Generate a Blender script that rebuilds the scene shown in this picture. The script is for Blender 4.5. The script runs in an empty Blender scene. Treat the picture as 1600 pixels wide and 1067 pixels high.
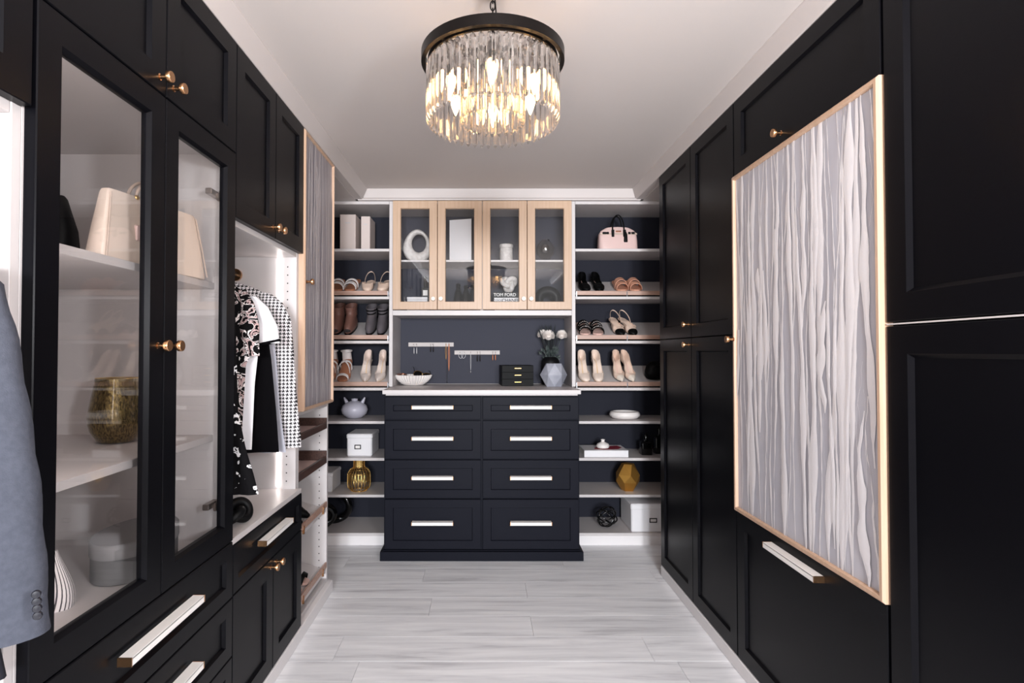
import bpy, bmesh, math, random
from mathutils import Vector, Matrix
random.seed(7)
PI = math.pi
SC = bpy.context.scene
COL = SC.collection

# ------------------------------------------------------------------ camera, world, light, exposure
CAM_H, FPX, PCX, PCY, PITCH = 1.12, 889.0, 756.0, 533.5, math.atan(16.5 / 889.0)
cam_d = bpy.data.cameras.new('camera'); cam = bpy.data.objects.new('camera', cam_d); COL.objects.link(cam)
cam_d.sensor_width = 36.0; cam_d.lens = FPX / 1600 * 36.0; cam_d.clip_start = 0.01
cam_d.shift_x = (800 - PCX) / 1600.0
cam.location = (0, 0, CAM_H); cam.rotation_euler = (PI / 2 + PITCH, 0, 0)
SC.camera = cam
SC.view_settings.view_transform = 'Standard'; SC.view_settings.look = 'None'
SC.view_settings.gamma = 1.0; SC.view_settings.use_curve_mapping = False
SC.view_settings.exposure = 0.68
SC.cycles.use_denoising = True
SC.cycles.max_bounces = 12; SC.cycles.transparent_max_bounces = 40; SC.cycles.transmission_bounces = 16
SC.cycles.sample_clamp_indirect = 6.0
SC.cycles.caustics_refractive = True

world = bpy.data.worlds.new('world'); SC.world = world; world.use_nodes = True
bg = world.node_tree.nodes['Background']
bg.inputs[0].default_value = (1.0, 0.97, 0.97, 1); bg.inputs[1].default_value = 0.62

def area(name, loc, target, sx, sy, power, col=(1, 1, 1)):
    d = bpy.data.lights.new(name, 'AREA'); d.shape = 'RECTANGLE'; d.size = sx; d.size_y = sy
    d.energy = power; d.color = col
    o = bpy.data.objects.new(name, d); COL.objects.link(o); o.location = loc
    o.rotation_euler = (Vector(target) - Vector(loc)).to_track_quat('-Z', 'Y').to_euler()
    return o
# off-frame flashes inferred from cast shadows; the ceiling wash is an added fill
area('lamp_left', (-0.14, -4.0, 1.45), (-0.1, 3.3, 1.0), 0.40, 0.6, 106, (0.91, 0.95, 1.0))
area('lamp_right', (0.42, -4.0, 1.45), (0.3, 3.3, 1.0), 0.40, 0.6, 104, (0.91, 0.95, 1.0))
area('lamp_near_right', (0.66, -0.25, 1.30), (0.4, 3.3, 0.9), 0.16, 0.22, 15, (0.95, 0.96, 1.0))
area('added_ceiling_fill', (0.1, -0.45, 1.20), (0.1, 0.25, 2.07), 1.1, 0.6, 21, (1.0, 0.95, 0.93)).data.spread = 2.2  # added uplight, lifts the ceiling and the room by bounce

# ------------------------------------------------------------------ pixel -> place helpers (used while measuring)
CP, SP = math.cos(PITCH), math.sin(PITCH)
def ray(px, py):
    a = (px - PCX) / FPX; b = (PCY - py) / FPX
    return Vector((a, CP - b * SP, SP + b * CP))
def at(px, py, Y):
    r = ray(px, py); k = Y / r.y
    return Vector((r.x * k, Y, CAM_H + r.z * k))
def on_x(px, py, X):
    r = ray(px, py); k = X / r.x
    return Vector((X, r.y * k, CAM_H + r.z * k))

# ------------------------------------------------------------------ materials
def lin(c):
    c = c / 255.0
    return c / 12.92 if c <= 0.04045 else ((c + 0.055) / 1.055) ** 2.4
def rgb(r, g, b): return (lin(r), lin(g), lin(b), 1)
M = {}
def new_mat(name):
    m = bpy.data.materials.new(name); m.use_nodes = True
    nt = m.node_tree; nt.nodes.clear()
    out = nt.nodes.new('ShaderNodeOutputMaterial')
    M[name] = m
    return m, nt, out
def mat(name, col, rough=0.5, metal=0.0, spec=0.5, bump=None, vary=None, coat=0.0, emit=None, sheen=0.0):
    m, nt, out = new_mat(name)
    p = nt.nodes.new('ShaderNodeBsdfPrincipled'); nt.links.new(p.outputs[0], out.inputs[0])
    p.inputs['Base Color'].default_value = col; p.inputs['Roughness'].default_value = rough
    p.inputs['Metallic'].default_value = metal; p.inputs['Specular IOR Level'].default_value = spec
    p.inputs['Coat Weight'].default_value = coat; p.inputs['Sheen Weight'].default_value = sheen
    if emit:
        p.inputs['Emission Color'].default_value = emit[0]; p.inputs['Emission Strength'].default_value = emit[1]
    tc = nt.nodes.new('ShaderNodeTexCoord')
    if vary:                                    # (second colour, scale, (sx, sy, sz) stretch)
        mp = nt.nodes.new('ShaderNodeMapping'); mp.inputs['Scale'].default_value = vary[2]
        nz = nt.nodes.new('ShaderNodeTexNoise'); nz.inputs['Scale'].default_value = vary[1]; nz.inputs['Detail'].default_value = 5
        rp = nt.nodes.new('ShaderNodeValToRGB')
        rp.color_ramp.elements[0].position = 0.35; rp.color_ramp.elements[1].position = 0.65
        rp.color_ramp.elements[0].color = col; rp.color_ramp.elements[1].color = vary[0]
        nt.links.new(tc.outputs['Object'], mp.inputs[0]); nt.links.new(mp.outputs[0], nz.inputs['Vector'])
        nt.links.new(nz.outputs[0], rp.inputs[0]); nt.links.new(rp.outputs[0], p.inputs['Base Color'])
    if bump:                                    # (scale, strength)
        nz = nt.nodes.new('ShaderNodeTexNoise'); nz.inputs['Scale'].default_value = bump[0]; nz.inputs['Detail'].default_value = 4
        bp = nt.nodes.new('ShaderNodeBump'); bp.inputs['Strength'].default_value = bump[1]; bp.inputs['Distance'].default_value = 0.002
        nt.links.new(tc.outputs['Object'], nz.inputs['Vector'])
        nt.links.new(nz.outputs[0], bp.inputs['Height']); nt.links.new(bp.outputs[0], p.inputs['Normal'])
    return m

mat('black_paint', rgb(9, 9, 13), 0.32, spec=0.1, bump=(260, 0.02))
mat('navy_paint', rgb(26, 27, 35), 0.42, spec=0.06, bump=(260, 0.02))
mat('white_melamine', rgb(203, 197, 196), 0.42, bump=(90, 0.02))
mat('white_paint', rgb(196, 188, 185), 0.5, bump=(60, 0.03))
mat('plinth_paint', rgb(230, 226, 226), 0.5, bump=(60, 0.03))
mat('ceiling_paint', rgb(206, 198, 194), 0.85, bump=(180, 0.06))
mat('wall_paint', rgb(224, 214, 208), 0.85, bump=(180, 0.05))
mat('slate_back', rgb(66, 67, 77), 0.6, spec=.1, bump=(120, 0.03))
mat('dark_back', rgb(38, 39, 48), 0.6, spec=.1, bump=(120, 0.03))
mat('tan_wood', rgb(200, 168, 144), 0.42, vary=(rgb(190, 156, 130), 3.0, (30, 30, 1.2)), bump=(60, 0.05))
mat('pale_wood', rgb(198, 168, 142), 0.42, vary=(rgb(188, 156, 128), 3.0, (30, 30, 1.2)), bump=(60, 0.05))
mat('rail_wood', rgb(186, 152, 136), 0.4, vary=(rgb(168, 134, 118), 3.0, (2, 30, 30)), bump=(60, 0.05))
mat('walnut', rgb(84, 60, 52), 0.35, vary=(rgb(60, 42, 38), 4.0, (30, 2, 30)), bump=(60, 0.05))
mat('brass', rgb(206, 158, 116), 0.24, 1.0)
mat('knob_pale', rgb(232, 214, 196), 0.3)
mat('gold', rgb(220, 182, 112), 0.3, 1.0)
mat('chrome', rgb(200, 200, 205), 0.2, 1.0)
mat('dark_metal', rgb(24, 20, 19), 0.38, 0.8)
mat('steel', rgb(140, 128, 120), 0.3, 0.9)
mat('pull_white', rgb(244, 240, 236), 0.35)
mat('floor_base', rgb(96, 94, 98), 0.8)
mat('hole_black', rgb(40, 34, 34), 0.8)

def floor_mat():
    m, nt, out = new_mat('floor_plank')
    p = nt.nodes.new('ShaderNodeBsdfPrincipled'); nt.links.new(p.outputs[0], out.inputs[0])
    g = nt.nodes.new('ShaderNodeNewGeometry'); oi = nt.nodes.new('ShaderNodeObjectInfo')
    mp = nt.nodes.new('ShaderNodeMapping'); mp.inputs['Scale'].default_value = (1.9, 24, 1)
    off = nt.nodes.new('ShaderNodeVectorMath'); off.operation = 'MULTIPLY_ADD'
    cmb = nt.nodes.new('ShaderNodeCombineXYZ')
    for i in range(3): nt.links.new(oi.outputs['Random'], cmb.inputs[i])
    off.inputs[1].default_value = (17, 9, 0); nt.links.new(cmb.outputs[0], off.inputs[0]); nt.links.new(g.outputs['Position'], off.inputs[2])
    nt.links.new(off.outputs[0], mp.inputs[0])
    n1 = nt.nodes.new('ShaderNodeTexNoise'); n1.inputs['Scale'].default_value = 1.0; n1.inputs['Detail'].default_value = 8; n1.inputs['Roughness'].default_value = 0.62; n1.inputs['Distortion'].default_value = 0.5
    nt.links.new(mp.outputs[0], n1.inputs['Vector'])
    r = nt.nodes.new('ShaderNodeValToRGB')
    e = r.color_ramp.elements
    e[0].position = 0.28; e[0].color = rgb(198, 197, 201); e[1].position = 0.64; e[1].color = rgb(252, 252, 254)
    k = e.new(0.44); k.color = rgb(234, 234, 237)
    nt.links.new(n1.outputs[0], r.inputs[0])
    tone = nt.nodes.new('ShaderNodeMapRange'); tone.inputs['To Min'].default_value = 0.95; tone.inputs['To Max'].default_value = 1.02
    nt.links.new(oi.outputs['Random'], tone.inputs['Value'])
    mul = nt.nodes.new('ShaderNodeVectorMath'); mul.operation = 'SCALE'
    nt.links.new(r.outputs[0], mul.inputs[0]); nt.links.new(tone.outputs[0], mul.inputs['Scale'])
    nt.links.new(mul.outputs[0], p.inputs['Base Color'])
    p.inputs['Roughness'].default_value = 0.42
    bp = nt.nodes.new('ShaderNodeBump'); bp.inputs['Strength'].default_value = 0.08; bp.inputs['Distance'].default_value = 0.002
    nt.links.new(n1.outputs[0], bp.inputs['Height']); nt.links.new(bp.outputs[0], p.inputs['Normal'])
floor_mat()

def math_node(nt, op, a, b=None):
    n = nt.nodes.new('ShaderNodeMath'); n.operation = op
    for i, x in enumerate((a, b)):
        if x is None: continue
        if isinstance(x, (int, float)): n.inputs[i].default_value = x
        else: nt.links.new(x, n.inputs[i])
    return n.outputs[0]
def pane_mat(name, tint, gloss_rough=0.0, ior=1.5, extra=0.0):
    m, nt, out = new_mat(name)
    tr = nt.nodes.new('ShaderNodeBsdfTransparent'); tr.inputs[0].default_value = tint
    gl = nt.nodes.new('ShaderNodeBsdfGlossy'); gl.inputs['Roughness'].default_value = gloss_rough
    g = nt.nodes.new('ShaderNodeNewGeometry'); dt = nt.nodes.new('ShaderNodeVectorMath'); dt.operation = 'DOT_PRODUCT'
    nt.links.new(g.outputs['Normal'], dt.inputs[0]); nt.links.new(g.outputs['Incoming'], dt.inputs[1])
    f0 = ((ior - 1) / (ior + 1)) ** 2                      # Schlick reflectance, the same from both faces of the sheet
    c5 = math_node(nt, 'POWER', math_node(nt, 'SUBTRACT', 1.0, math_node(nt, 'ABSOLUTE', dt.outputs['Value'])), 5.0)
    refl = math_node(nt, 'ADD', math_node(nt, 'MULTIPLY', c5, 1 - f0), f0)
    mx = nt.nodes.new('ShaderNodeMixShader')
    nt.links.new(refl, mx.inputs[0]); nt.links.new(tr.outputs[0], mx.inputs[1]); nt.links.new(gl.outputs[0], mx.inputs[2])
    nt.links.new(mx.outputs[0], out.inputs[0])
pane_mat('clear_pane', (0.97, 0.97, 0.97, 1))
pane_mat('smoke_glass', (0.55, 0.56, 0.60, 1), 0.02, 1.6)
pane_mat('lamp_glass', (0.93, 0.92, 0.90, 1), 0.02, 1.6)

def crystal_mat():
    m, nt, out = new_mat('crystal')
    tr = nt.nodes.new('ShaderNodeBsdfTransparent'); tr.inputs[0].default_value = (0.97, 0.95, 0.93, 1)
    gl = nt.nodes.new('ShaderNodeBsdfGlass'); gl.inputs['IOR'].default_value = 1.52; gl.inputs['Roughness'].default_value = 0.0
    gl.inputs['Color'].default_value = (0.99, 0.98, 0.97, 1)
    mx = nt.nodes.new('ShaderNodeMixShader'); mx.inputs[0].default_value = 0.68
    nt.links.new(tr.outputs[0], mx.inputs[1]); nt.links.new(gl.outputs[0], mx.inputs[2]); nt.links.new(mx.outputs[0], out.inputs[0])
crystal_mat()
def emit_mat(name, col, s):
    m, nt, out = new_mat(name)
    e = nt.nodes.new('ShaderNodeEmission'); e.inputs[0].default_value = col; e.inputs[1].default_value = s
    nt.links.new(e.outputs[0], out.inputs[0])
emit_mat('bulb_glow', (1.0, 0.56, 0.22, 1), 34.0)
emit_mat('led_glow', (1.0, 0.90, 0.86, 1), 6.5)

def houndstooth_mat():
    m, nt, out = new_mat('houndstooth')
    p = nt.nodes.new('ShaderNodeBsdfPrincipled'); p.inputs['Roughness'].default_value = 0.9; nt.links.new(p.outputs[0], out.inputs[0])
    tc = nt.nodes.new('ShaderNodeTexCoord'); sx = nt.nodes.new('ShaderNodeSeparateXYZ'); nt.links.new(tc.outputs['UV'], sx.inputs[0])
    S = 620.0
    u = math_node(nt, 'FLOOR', math_node(nt, 'MULTIPLY', sx.outputs[0], S)); v = math_node(nt, 'FLOOR', math_node(nt, 'MULTIPLY', sx.outputs[1], S))
    wu = math_node(nt, 'LESS_THAN', math_node(nt, 'FLOORED_MODULO', u, 8), 4)
    wv = math_node(nt, 'LESS_THAN', math_node(nt, 'FLOORED_MODULO', v, 8), 4)
    d = math_node(nt, 'LESS_THAN', math_node(nt, 'FLOORED_MODULO', math_node(nt, 'ADD', u, v), 4), 2)
    mx = nt.nodes.new('ShaderNodeMix'); mx.data_type = 'FLOAT'
    nt.links.new(d, mx.inputs[0]); nt.links.new(wu, mx.inputs[2]); nt.links.new(wv, mx.inputs[3])
    c = nt.nodes.new('ShaderNodeMix'); c.data_type = 'RGBA'
    nt.links.new(mx.outputs[0], c.inputs[0]); c.inputs[6].default_value = rgb(236, 232, 234); c.inputs[7].default_value = rgb(20, 18, 20)
    nt.links.new(c.outputs[2], p.inputs['Base Color'])
houndstooth_mat()
def print_mat(name, cols, scale, pos, distort=1.0, rough=0.8):
    m, nt, out = new_mat(name)
    p = nt.nodes.new('ShaderNodeBsdfPrincipled'); p.inputs['Roughness'].default_value = rough; p.inputs['Specular IOR Level'].default_value = 0.1; nt.links.new(p.outputs[0], out.inputs[0])
    tc = nt.nodes.new('ShaderNodeTexCoord'); nz = nt.nodes.new('ShaderNodeTexNoise')
    nz.inputs['Scale'].default_value = scale; nz.inputs['Detail'].default_value = 3; nz.inputs['Distortion'].default_value = distort
    nt.links.new(tc.outputs['UV'], nz.inputs['Vector'])
    r = nt.nodes.new('ShaderNodeValToRGB'); r.color_ramp.interpolation = 'CONSTANT'; e = r.color_ramp.elements
    e[0].position = 0; e[0].color = cols[0]; e[1].position = pos[0]; e[1].color = cols[1]
    for c, q in zip(cols[2:], pos[1:]):
        k = e.new(q); k.color = c
    nt.links.new(nz.outputs[0], r.inputs[0]); nt.links.new(r.outputs[0], p.inputs['Base Color'])
print_mat('floral_print', [rgb(10, 9, 10), rgb(226, 216, 214), rgb(10, 9, 10), rgb(176, 150, 148), rgb(10, 9, 10)], 22, [0.50, 0.535, 0.56, 0.62], 1.6)
print_mat('leaf_print', [rgb(14, 13, 15), rgb(232, 230, 232), rgb(14, 13, 15)], 34, [0.60, 0.66], 0.3)
print_mat('snake_print', [rgb(226, 214, 200), rgb(60, 56, 56), rgb(214, 204, 194), rgb(90, 84, 84)], 70, [0.45, 0.52, 0.58], 2.0, 0.4)
def stripe_mat():
    m, nt, out = new_mat('stripe_cloth')
    p = nt.nodes.new('ShaderNodeBsdfPrincipled'); p.inputs['Roughness'].default_value = 0.85; nt.links.new(p.outputs[0], out.inputs[0])
    tc = nt.nodes.new('ShaderNodeTexCoord'); sx = nt.nodes.new('ShaderNodeSeparateXYZ'); nt.links.new(tc.outputs['UV'], sx.inputs[0])
    f = math_node(nt, 'LESS_THAN', math_node(nt, 'FRACT', math_node(nt, 'MULTIPLY', sx.outputs[0], 26)), 0.3)
    c = nt.nodes.new('ShaderNodeMix'); c.data_type = 'RGBA'; nt.links.new(f, c.inputs[0])
    c.inputs[6].default_value = rgb(236, 230, 230); c.inputs[7].default_value = rgb(40, 36, 42); nt.links.new(c.outputs[2], p.inputs['Base Color'])
stripe_mat()

mat('cloth_grey', rgb(80, 83, 93), 0.95, spec=.1, bump=(500, 0.25), vary=(rgb(73, 76, 86), 120, (1, 1, 1)))
mat('cloth_navy', rgb(26, 26, 36), 0.95, bump=(400, 0.2))
mat('cloth_black', rgb(9, 8, 10), 0.95, spec=.05, bump=(400, 0.2))
mat('cloth_white', rgb(236, 234, 238), 0.85, bump=(300, 0.15))
mat('cloth_lilac', rgb(166, 166, 176), 0.9, bump=(400, 0.2))
mat('button_dark', rgb(30, 30, 38), 0.3)
mat('cream_leather', rgb(232, 214, 200), 0.4, bump=(260, 0.1))
mat('cream_edge', rgb(206, 186, 172), 0.45)
mat('pink_leather', rgb(226, 196, 190), 0.42, bump=(260, 0.1))
mat('black_leather', rgb(8, 8, 9), 0.5, spec=.12, bump=(260, 0.1))
mat('brown_leather', rgb(120, 84, 74), 0.5, bump=(260, 0.1))
mat('beige_leather', rgb(222, 196, 178), 0.4, bump=(200, 0.08))
mat('tan_leather', rgb(206, 150, 124), 0.45, bump=(200, 0.12))
mat('white_leather', rgb(236, 230, 228), 0.4)
mat('nude_insole', rgb(224, 190, 146), 0.35)
mat('tan_insole', rgb(168, 112, 84), 0.5)
mat('pink_insole', rgb(222, 184, 172), 0.45)
mat('grey_suede', rgb(84, 78, 82), 0.85, bump=(300, 0.25))
mat('glitter', rgb(216, 196, 186), 0.35, 0.3, vary=(rgb(250, 240, 232), 400, (1, 1, 1)), bump=(500, 0.6))
mat('grey_sole', rgb(160, 160, 166), 0.5)
mat('gem', rgb(230, 220, 215), 0.1, 0.6)
mat('ceramic_white', rgb(236, 230, 226), 0.4, bump=(40, 0.05))
mat('stone_white', rgb(228, 224, 220), 0.6, vary=(rgb(206, 200, 196), 60, (1, 1, 1)), bump=(80, 0.25))
mat('ceramic_grey', rgb(178, 176, 188), 0.35, bump=(50, 0.08))
mat('ceramic_black', rgb(10, 10, 12), 0.5, spec=.2, bump=(80, 0.1))
mat('gloss_black', rgb(10, 10, 11), 0.12)
mat('box_white', rgb(230, 228, 230), 0.55, bump=(200, 0.03))
mat('box_grey', rgb(104, 104, 106), 0.6, bump=(200, 0.1))
mat('box_pale', rgb(196, 192, 192), 0.6, bump=(200, 0.1))
mat('box_cream', rgb(206, 192, 186), 0.6, bump=(200, 0.03))
mat('box_lid', rgb(140, 139, 141), 0.6, bump=(200, 0.1))
mat('jewel_silver', rgb(170, 168, 170), 0.5, 0.7)
mat('jewel_gold', rgb(176, 130, 70), 0.5, 0.7)
mat('jewel_rose', rgb(180, 116, 84), 0.5, 0.7)
mat('paper', rgb(238, 234, 230), 0.8)
mat('ink_black', rgb(16, 16, 18), 0.6)
mat('ink_white', rgb(240, 238, 236), 0.6)
mat('ink_grey', rgb(120, 120, 124), 0.6)
mat('book_red', rgb(150, 22, 48), 0.4)
mat('gold_matte', rgb(196, 148, 72), 0.42, 0.9, bump=(90, 0.3))
mat('mercury_gold', rgb(150, 130, 82), 0.2, 0.85, vary=(rgb(64, 50, 28), 260, (1, 1, .35)), bump=(400, 0.5), coat=0.6)
mat('facet_grey', rgb(176, 178, 188), 0.4, vary=(rgb(150, 152, 164), 14, (1, 1, 1)), bump=(60, 0.4))
mat('leaf_green', rgb(50, 60, 58), 0.6)
mat('leaf_dark', rgb(30, 34, 38), 0.7)
mat('petal_white', rgb(244, 236, 230), 0.7)
mat('bud_tan', rgb(190, 150, 104), 0.6)
mat('rose_gold', rgb(210, 150, 120), 0.25, 1.0)
mat('resin_pane', rgb(198, 196, 203), 0.32, vary=(rgb(182, 180, 188), 2.0, (6, 6, 0.8)), bump=(20, 0.05))
mat('resin_fibre', rgb(232, 228, 230), 0.45, bump=(120, 0.2))
mat('resin_fibre_fine', rgb(246, 243, 244), 0.4)
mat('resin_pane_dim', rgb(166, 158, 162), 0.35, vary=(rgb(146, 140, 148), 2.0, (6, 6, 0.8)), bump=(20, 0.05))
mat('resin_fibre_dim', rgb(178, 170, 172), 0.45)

# ------------------------------------------------------------------ mesh building
class MB:
    def __init__(s, T=None): s.v = []; s.f = []; s.uv = {}; s.T = T
    def add(s, pts):
        i = len(s.v)
        s.v += [tuple(s.T(*p)) if s.T else tuple(p) for p in pts]
        return i
    def box(s, x0, x1, y0, y1, z0, z1, b=0.0):
        if x0 > x1: x0, x1 = x1, x0
        if y0 > y1: y0, y1 = y1, y0
        if z0 > z1: z0, z1 = z1, z0
        b = min(b, (x1 - x0) * .45, (y1 - y0) * .45, (z1 - z0) * .45)
        if b <= 0:
            i = s.add([(x, y, z) for z in (z0, z1) for y in (y0, y1) for x in (x0, x1)])
            s.f += [tuple(i + k for k in q) for q in ((0, 2, 3, 1), (4, 5, 7, 6), (0, 1, 5, 4), (2, 6, 7, 3), (0, 4, 6, 2), (1, 3, 7, 5))]
            return s
        X, Y, Z = (x0, x1), (y0, y1), (z0, z1); idx = {}; pts = []
        for a in (0, 1):
            for c in (0, 1):
                for e in (0, 1):
                    ix = X[a] + (b if a == 0 else -b); iy = Y[c] + (b if c == 0 else -b); iz = Z[e] + (b if e == 0 else -b)
                    for k, q in enumerate(((X[a], iy, iz), (ix, Y[c], iz), (ix, iy, Z[e]))):
                        idx[(a, c, e, k)] = len(pts); pts.append(q)
        i = s.add(pts); g = lambda a, c, e, k: i + idx[(a, c, e, k)]
        for a in (0, 1):
            s.f.append((g(a, 0, 0, 0), g(a, 1, 0, 0), g(a, 1, 1, 0), g(a, 0, 1, 0)))
            s.f.append((g(0, a, 0, 1), g(1, a, 0, 1), g(1, a, 1, 1), g(0, a, 1, 1)))
            s.f.append((g(0, 0, a, 2), g(1, 0, a, 2), g(1, 1, a, 2), g(0, 1, a, 2)))
            for c in (0, 1):
                s.f.append((g(a, c, 0, 0), g(a, c, 1, 0), g(a, c, 1, 1), g(a, c, 0, 1)))
                s.f.append((g(a, 0, c, 0), g(a, 1, c, 0), g(a, 1, c, 2), g(a, 0, c, 2)))
                s.f.append((g(0, a, c, 1), g(1, a, c, 1), g(1, a, c, 2), g(0, a, c, 2)))
                for e in (0, 1): s.f.append((g(a, c, e, 0), g(a, c, e, 1), g(a, c, e, 2)))
        return s
    def loft(s, secs, cap=True, closed=True, ring=False, uv=None):
        n = len(secs[0]); base = [s.add(q) for q in secs]
        m = len(secs) - (0 if ring else 1)
        for k in range(m):
            a, b = base[k], base[(k + 1) % len(secs)]
            for j in range(n if closed else n - 1):
                j2 = (j + 1) % n
                s.f.append((a + j, a + j2, b + j2, b + j))
        if cap and closed and not ring:
            s.f.append(tuple(base[0] + j for j in reversed(range(n)))); s.f.append(tuple(base[-1] + j for j in range(n)))
        if uv:
            for k in range(len(secs)):
                for j in range(n): s.uv[base[k] + j] = uv(k, j)
        return s
    def lathe(s, prof, seg=24, c=(0, 0, 0), cap=True, rfun=None):
        secs = []
        for r, z in prof:
            secs.append([(c[0] + (r * (rfun(2 * PI * j / seg, z) if rfun else 1)) * math.cos(2 * PI * j / seg),
                          c[1] + (r * (rfun(2 * PI * j / seg, z) if rfun else 1)) * math.sin(2 * PI * j / seg), c[2] + z) for j in range(seg)])
        return s.loft(secs, cap)
    def tube(s, path, r, seg=8, ring=False, flat=None):
        P = [Vector(p) for p in path]; n = len(P); secs = []
        prev = None
        for i in range(n):
            if ring: t = P[(i + 1) % n] - P[i - 1]
            else: t = P[min(i + 1, n - 1)] - P[max(i - 1, 0)]
            t = t.normalized() if t.length > 1e-9 else Vector((0, 0, 1))
            if prev is None:
                ref = Vector((0, 0, 1)) if abs(t.z) < 0.9 else Vector((1, 0, 0))
                a = (ref - t * ref.dot(t)).normalized()
            else:
                a = prev - t * prev.dot(t)
                a = a.normalized() if a.length > 1e-6 else t.orthogonal().normalized()
            prev = a; b = t.cross(a)
            rr = r[i] if isinstance(r, (list, tuple)) else r
            ra, rb = (rr, rr) if flat is None else (rr * flat[0], rr * flat[1])
            secs.append([tuple(P[i] + a * (ra * math.cos(2 * PI * j / seg)) + b * (rb * math.sin(2 * PI * j / seg))) for j in range(seg)])
        return s.loft(secs, True, True, ring)
    def prism(s, outline, lo, hi, axis='z'):
        f = {'z': lambda a, b, c: (a, b, c), 'y': lambda a, b, c: (a, c, b), 'x': lambda a, b, c: (c, a, b)}[axis]
        return s.loft([[f(a, b, lo) for a, b in outline], [f(a, b, hi) for a, b in outline]])
    def ball(s, c, r, seg=14, rings=9, sq=(1, 1, 1)):
        pr = [(max(1e-4, math.sin(PI * k / rings)) * r, -math.cos(PI * k / rings) * r) for k in range(rings + 1)]
        secs = [[(c[0] + sq[0] * q * math.cos(2 * PI * j / seg), c[1] + sq[1] * q * math.sin(2 * PI * j / seg), c[2] + sq[2] * z) for j in range(seg)] for q, z in pr]
        return s.loft(secs)
    def hull(s, pts):
        bm = bmesh.new()
        for p in pts: bm.verts.new(p)
        bmesh.ops.convex_hull(bm, input=bm.verts); bm.verts.ensure_lookup_table()
        bmesh.ops.dissolve_limit(bm, angle_limit=0.01, verts=bm.verts, edges=bm.edges)
        for i, v in enumerate(bm.verts): v.index = i
        b = s.add([v.co for v in bm.verts]); s.f += [tuple(b + v.index for v in f.verts) for f in bm.faces]; bm.free()
        return s
    def frame(s, u0, u1, w0, w1, prof):
        """mitred frame: prof = [(inset, n)] swept round a rectangle in (u, n, w)"""
        secs = []
        for (u, w, su, sw) in ((u0, w0, 1, 1), (u1, w0, -1, 1), (u1, w1, -1, -1), (u0, w1, 1, -1)):
            secs.append([(u + su * d, n, w + sw * d) for d, n in prof])
        return s.loft(secs, False, True, True)
    def mesh(s, name, smooth=None):
        me = bpy.data.meshes.new(name); me.from_pydata(s.v, [], s.f); me.update()
        bm = bmesh.new(); bm.from_mesh(me)
        bmesh.ops.recalc_face_normals(bm, faces=bm.faces)
        if s.uv:
            ul = bm.loops.layers.uv.new('UVMap'); bm.verts.ensure_lookup_table()
            for f in bm.faces:
                for l in f.loops: l[ul].uv = s.uv.get(l.vert.index, (0, 0))
        bm.to_mesh(me); bm.free()
        if smooth is not None:
            for p in me.polygons: p.use_smooth = True
            me.set_sharp_from_angle(angle=math.radians(smooth))
        return me
    def build(s, name, material, parent=None, smooth=None):
        return link(s.mesh(name, smooth), name, material, parent)

def link(me, name, material, parent=None):
    if material and not me.materials: me.materials.append(M[material])
    o = bpy.data.objects.new(name, me); COL.objects.link(o)
    if parent:
        o.parent = parent
        if parent.get('_w'): o.location = -parent.location
    return o
def thing(name, label, cat, loc=(0, 0, 0), rot=(0, 0, 0), group=None, worldly=False):
    o = bpy.data.objects.new(name, None); COL.objects.link(o); o.empty_display_size = 0.05
    o.location = loc; o.rotation_euler = rot
    if worldly: o['_w'] = 1
    return tag(o, label, cat, group)
def tag(o, label, cat, group=None, kind=None):
    if label: o['label'] = label
    if cat: o['category'] = cat
    if group: o['group'] = group
    if kind: o['kind'] = kind
    return o
def struct(o): o['kind'] = 'structure'; return o
def ellipse(cx, cy, rx, ry, n=20, p=2.0):
    out = []
    for j in range(n):
        t = 2 * PI * j / n; c, s_ = math.cos(t), math.sin(t)
        out.append((cx + rx * math.copysign(abs(c) ** (2 / p), c), cy + ry * math.copysign(abs(s_) ** (2 / p), s_)))
    return out
def interp(tab, t):
    if t <= tab[0][0]: return tab[0][1]
    for (a, x), (b, y) in zip(tab, tab[1:]):
        if t <= b:
            k = (t - a) / (b - a); k = k * k * (3 - 2 * k) if len(tab) > 2 else k
            return x + (y - x) * k
    return tab[-1][1]
def lerp_tab(tab, t):
    if t <= tab[0][0]: return tab[0][1]
    for (a, x), (b, y) in zip(tab, tab[1:]):
        if t <= b: return x + (y - x) * (t - a) / (b - a)
    return tab[-1][1]

# ------------------------------------------------------------------ measures of the closet
XL, XR, DT = -0.73, 0.91, 0.02            # carcass fronts left / right, door thickness
YB, YW = 3.32, 3.645                      # front of the back shelving, back wall
ZC, ZT = 2.075, 2.01                      # ceiling, top of the fronts
WL, WR = -1.25, 1.45                      # side walls
L = lambda u, n, w: (XL + n, u, w)
R = lambda u, n, w: (XR - n, u, w)
def Bk(y0): return lambda u, n, w: (u, y0 - n, w)

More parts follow.
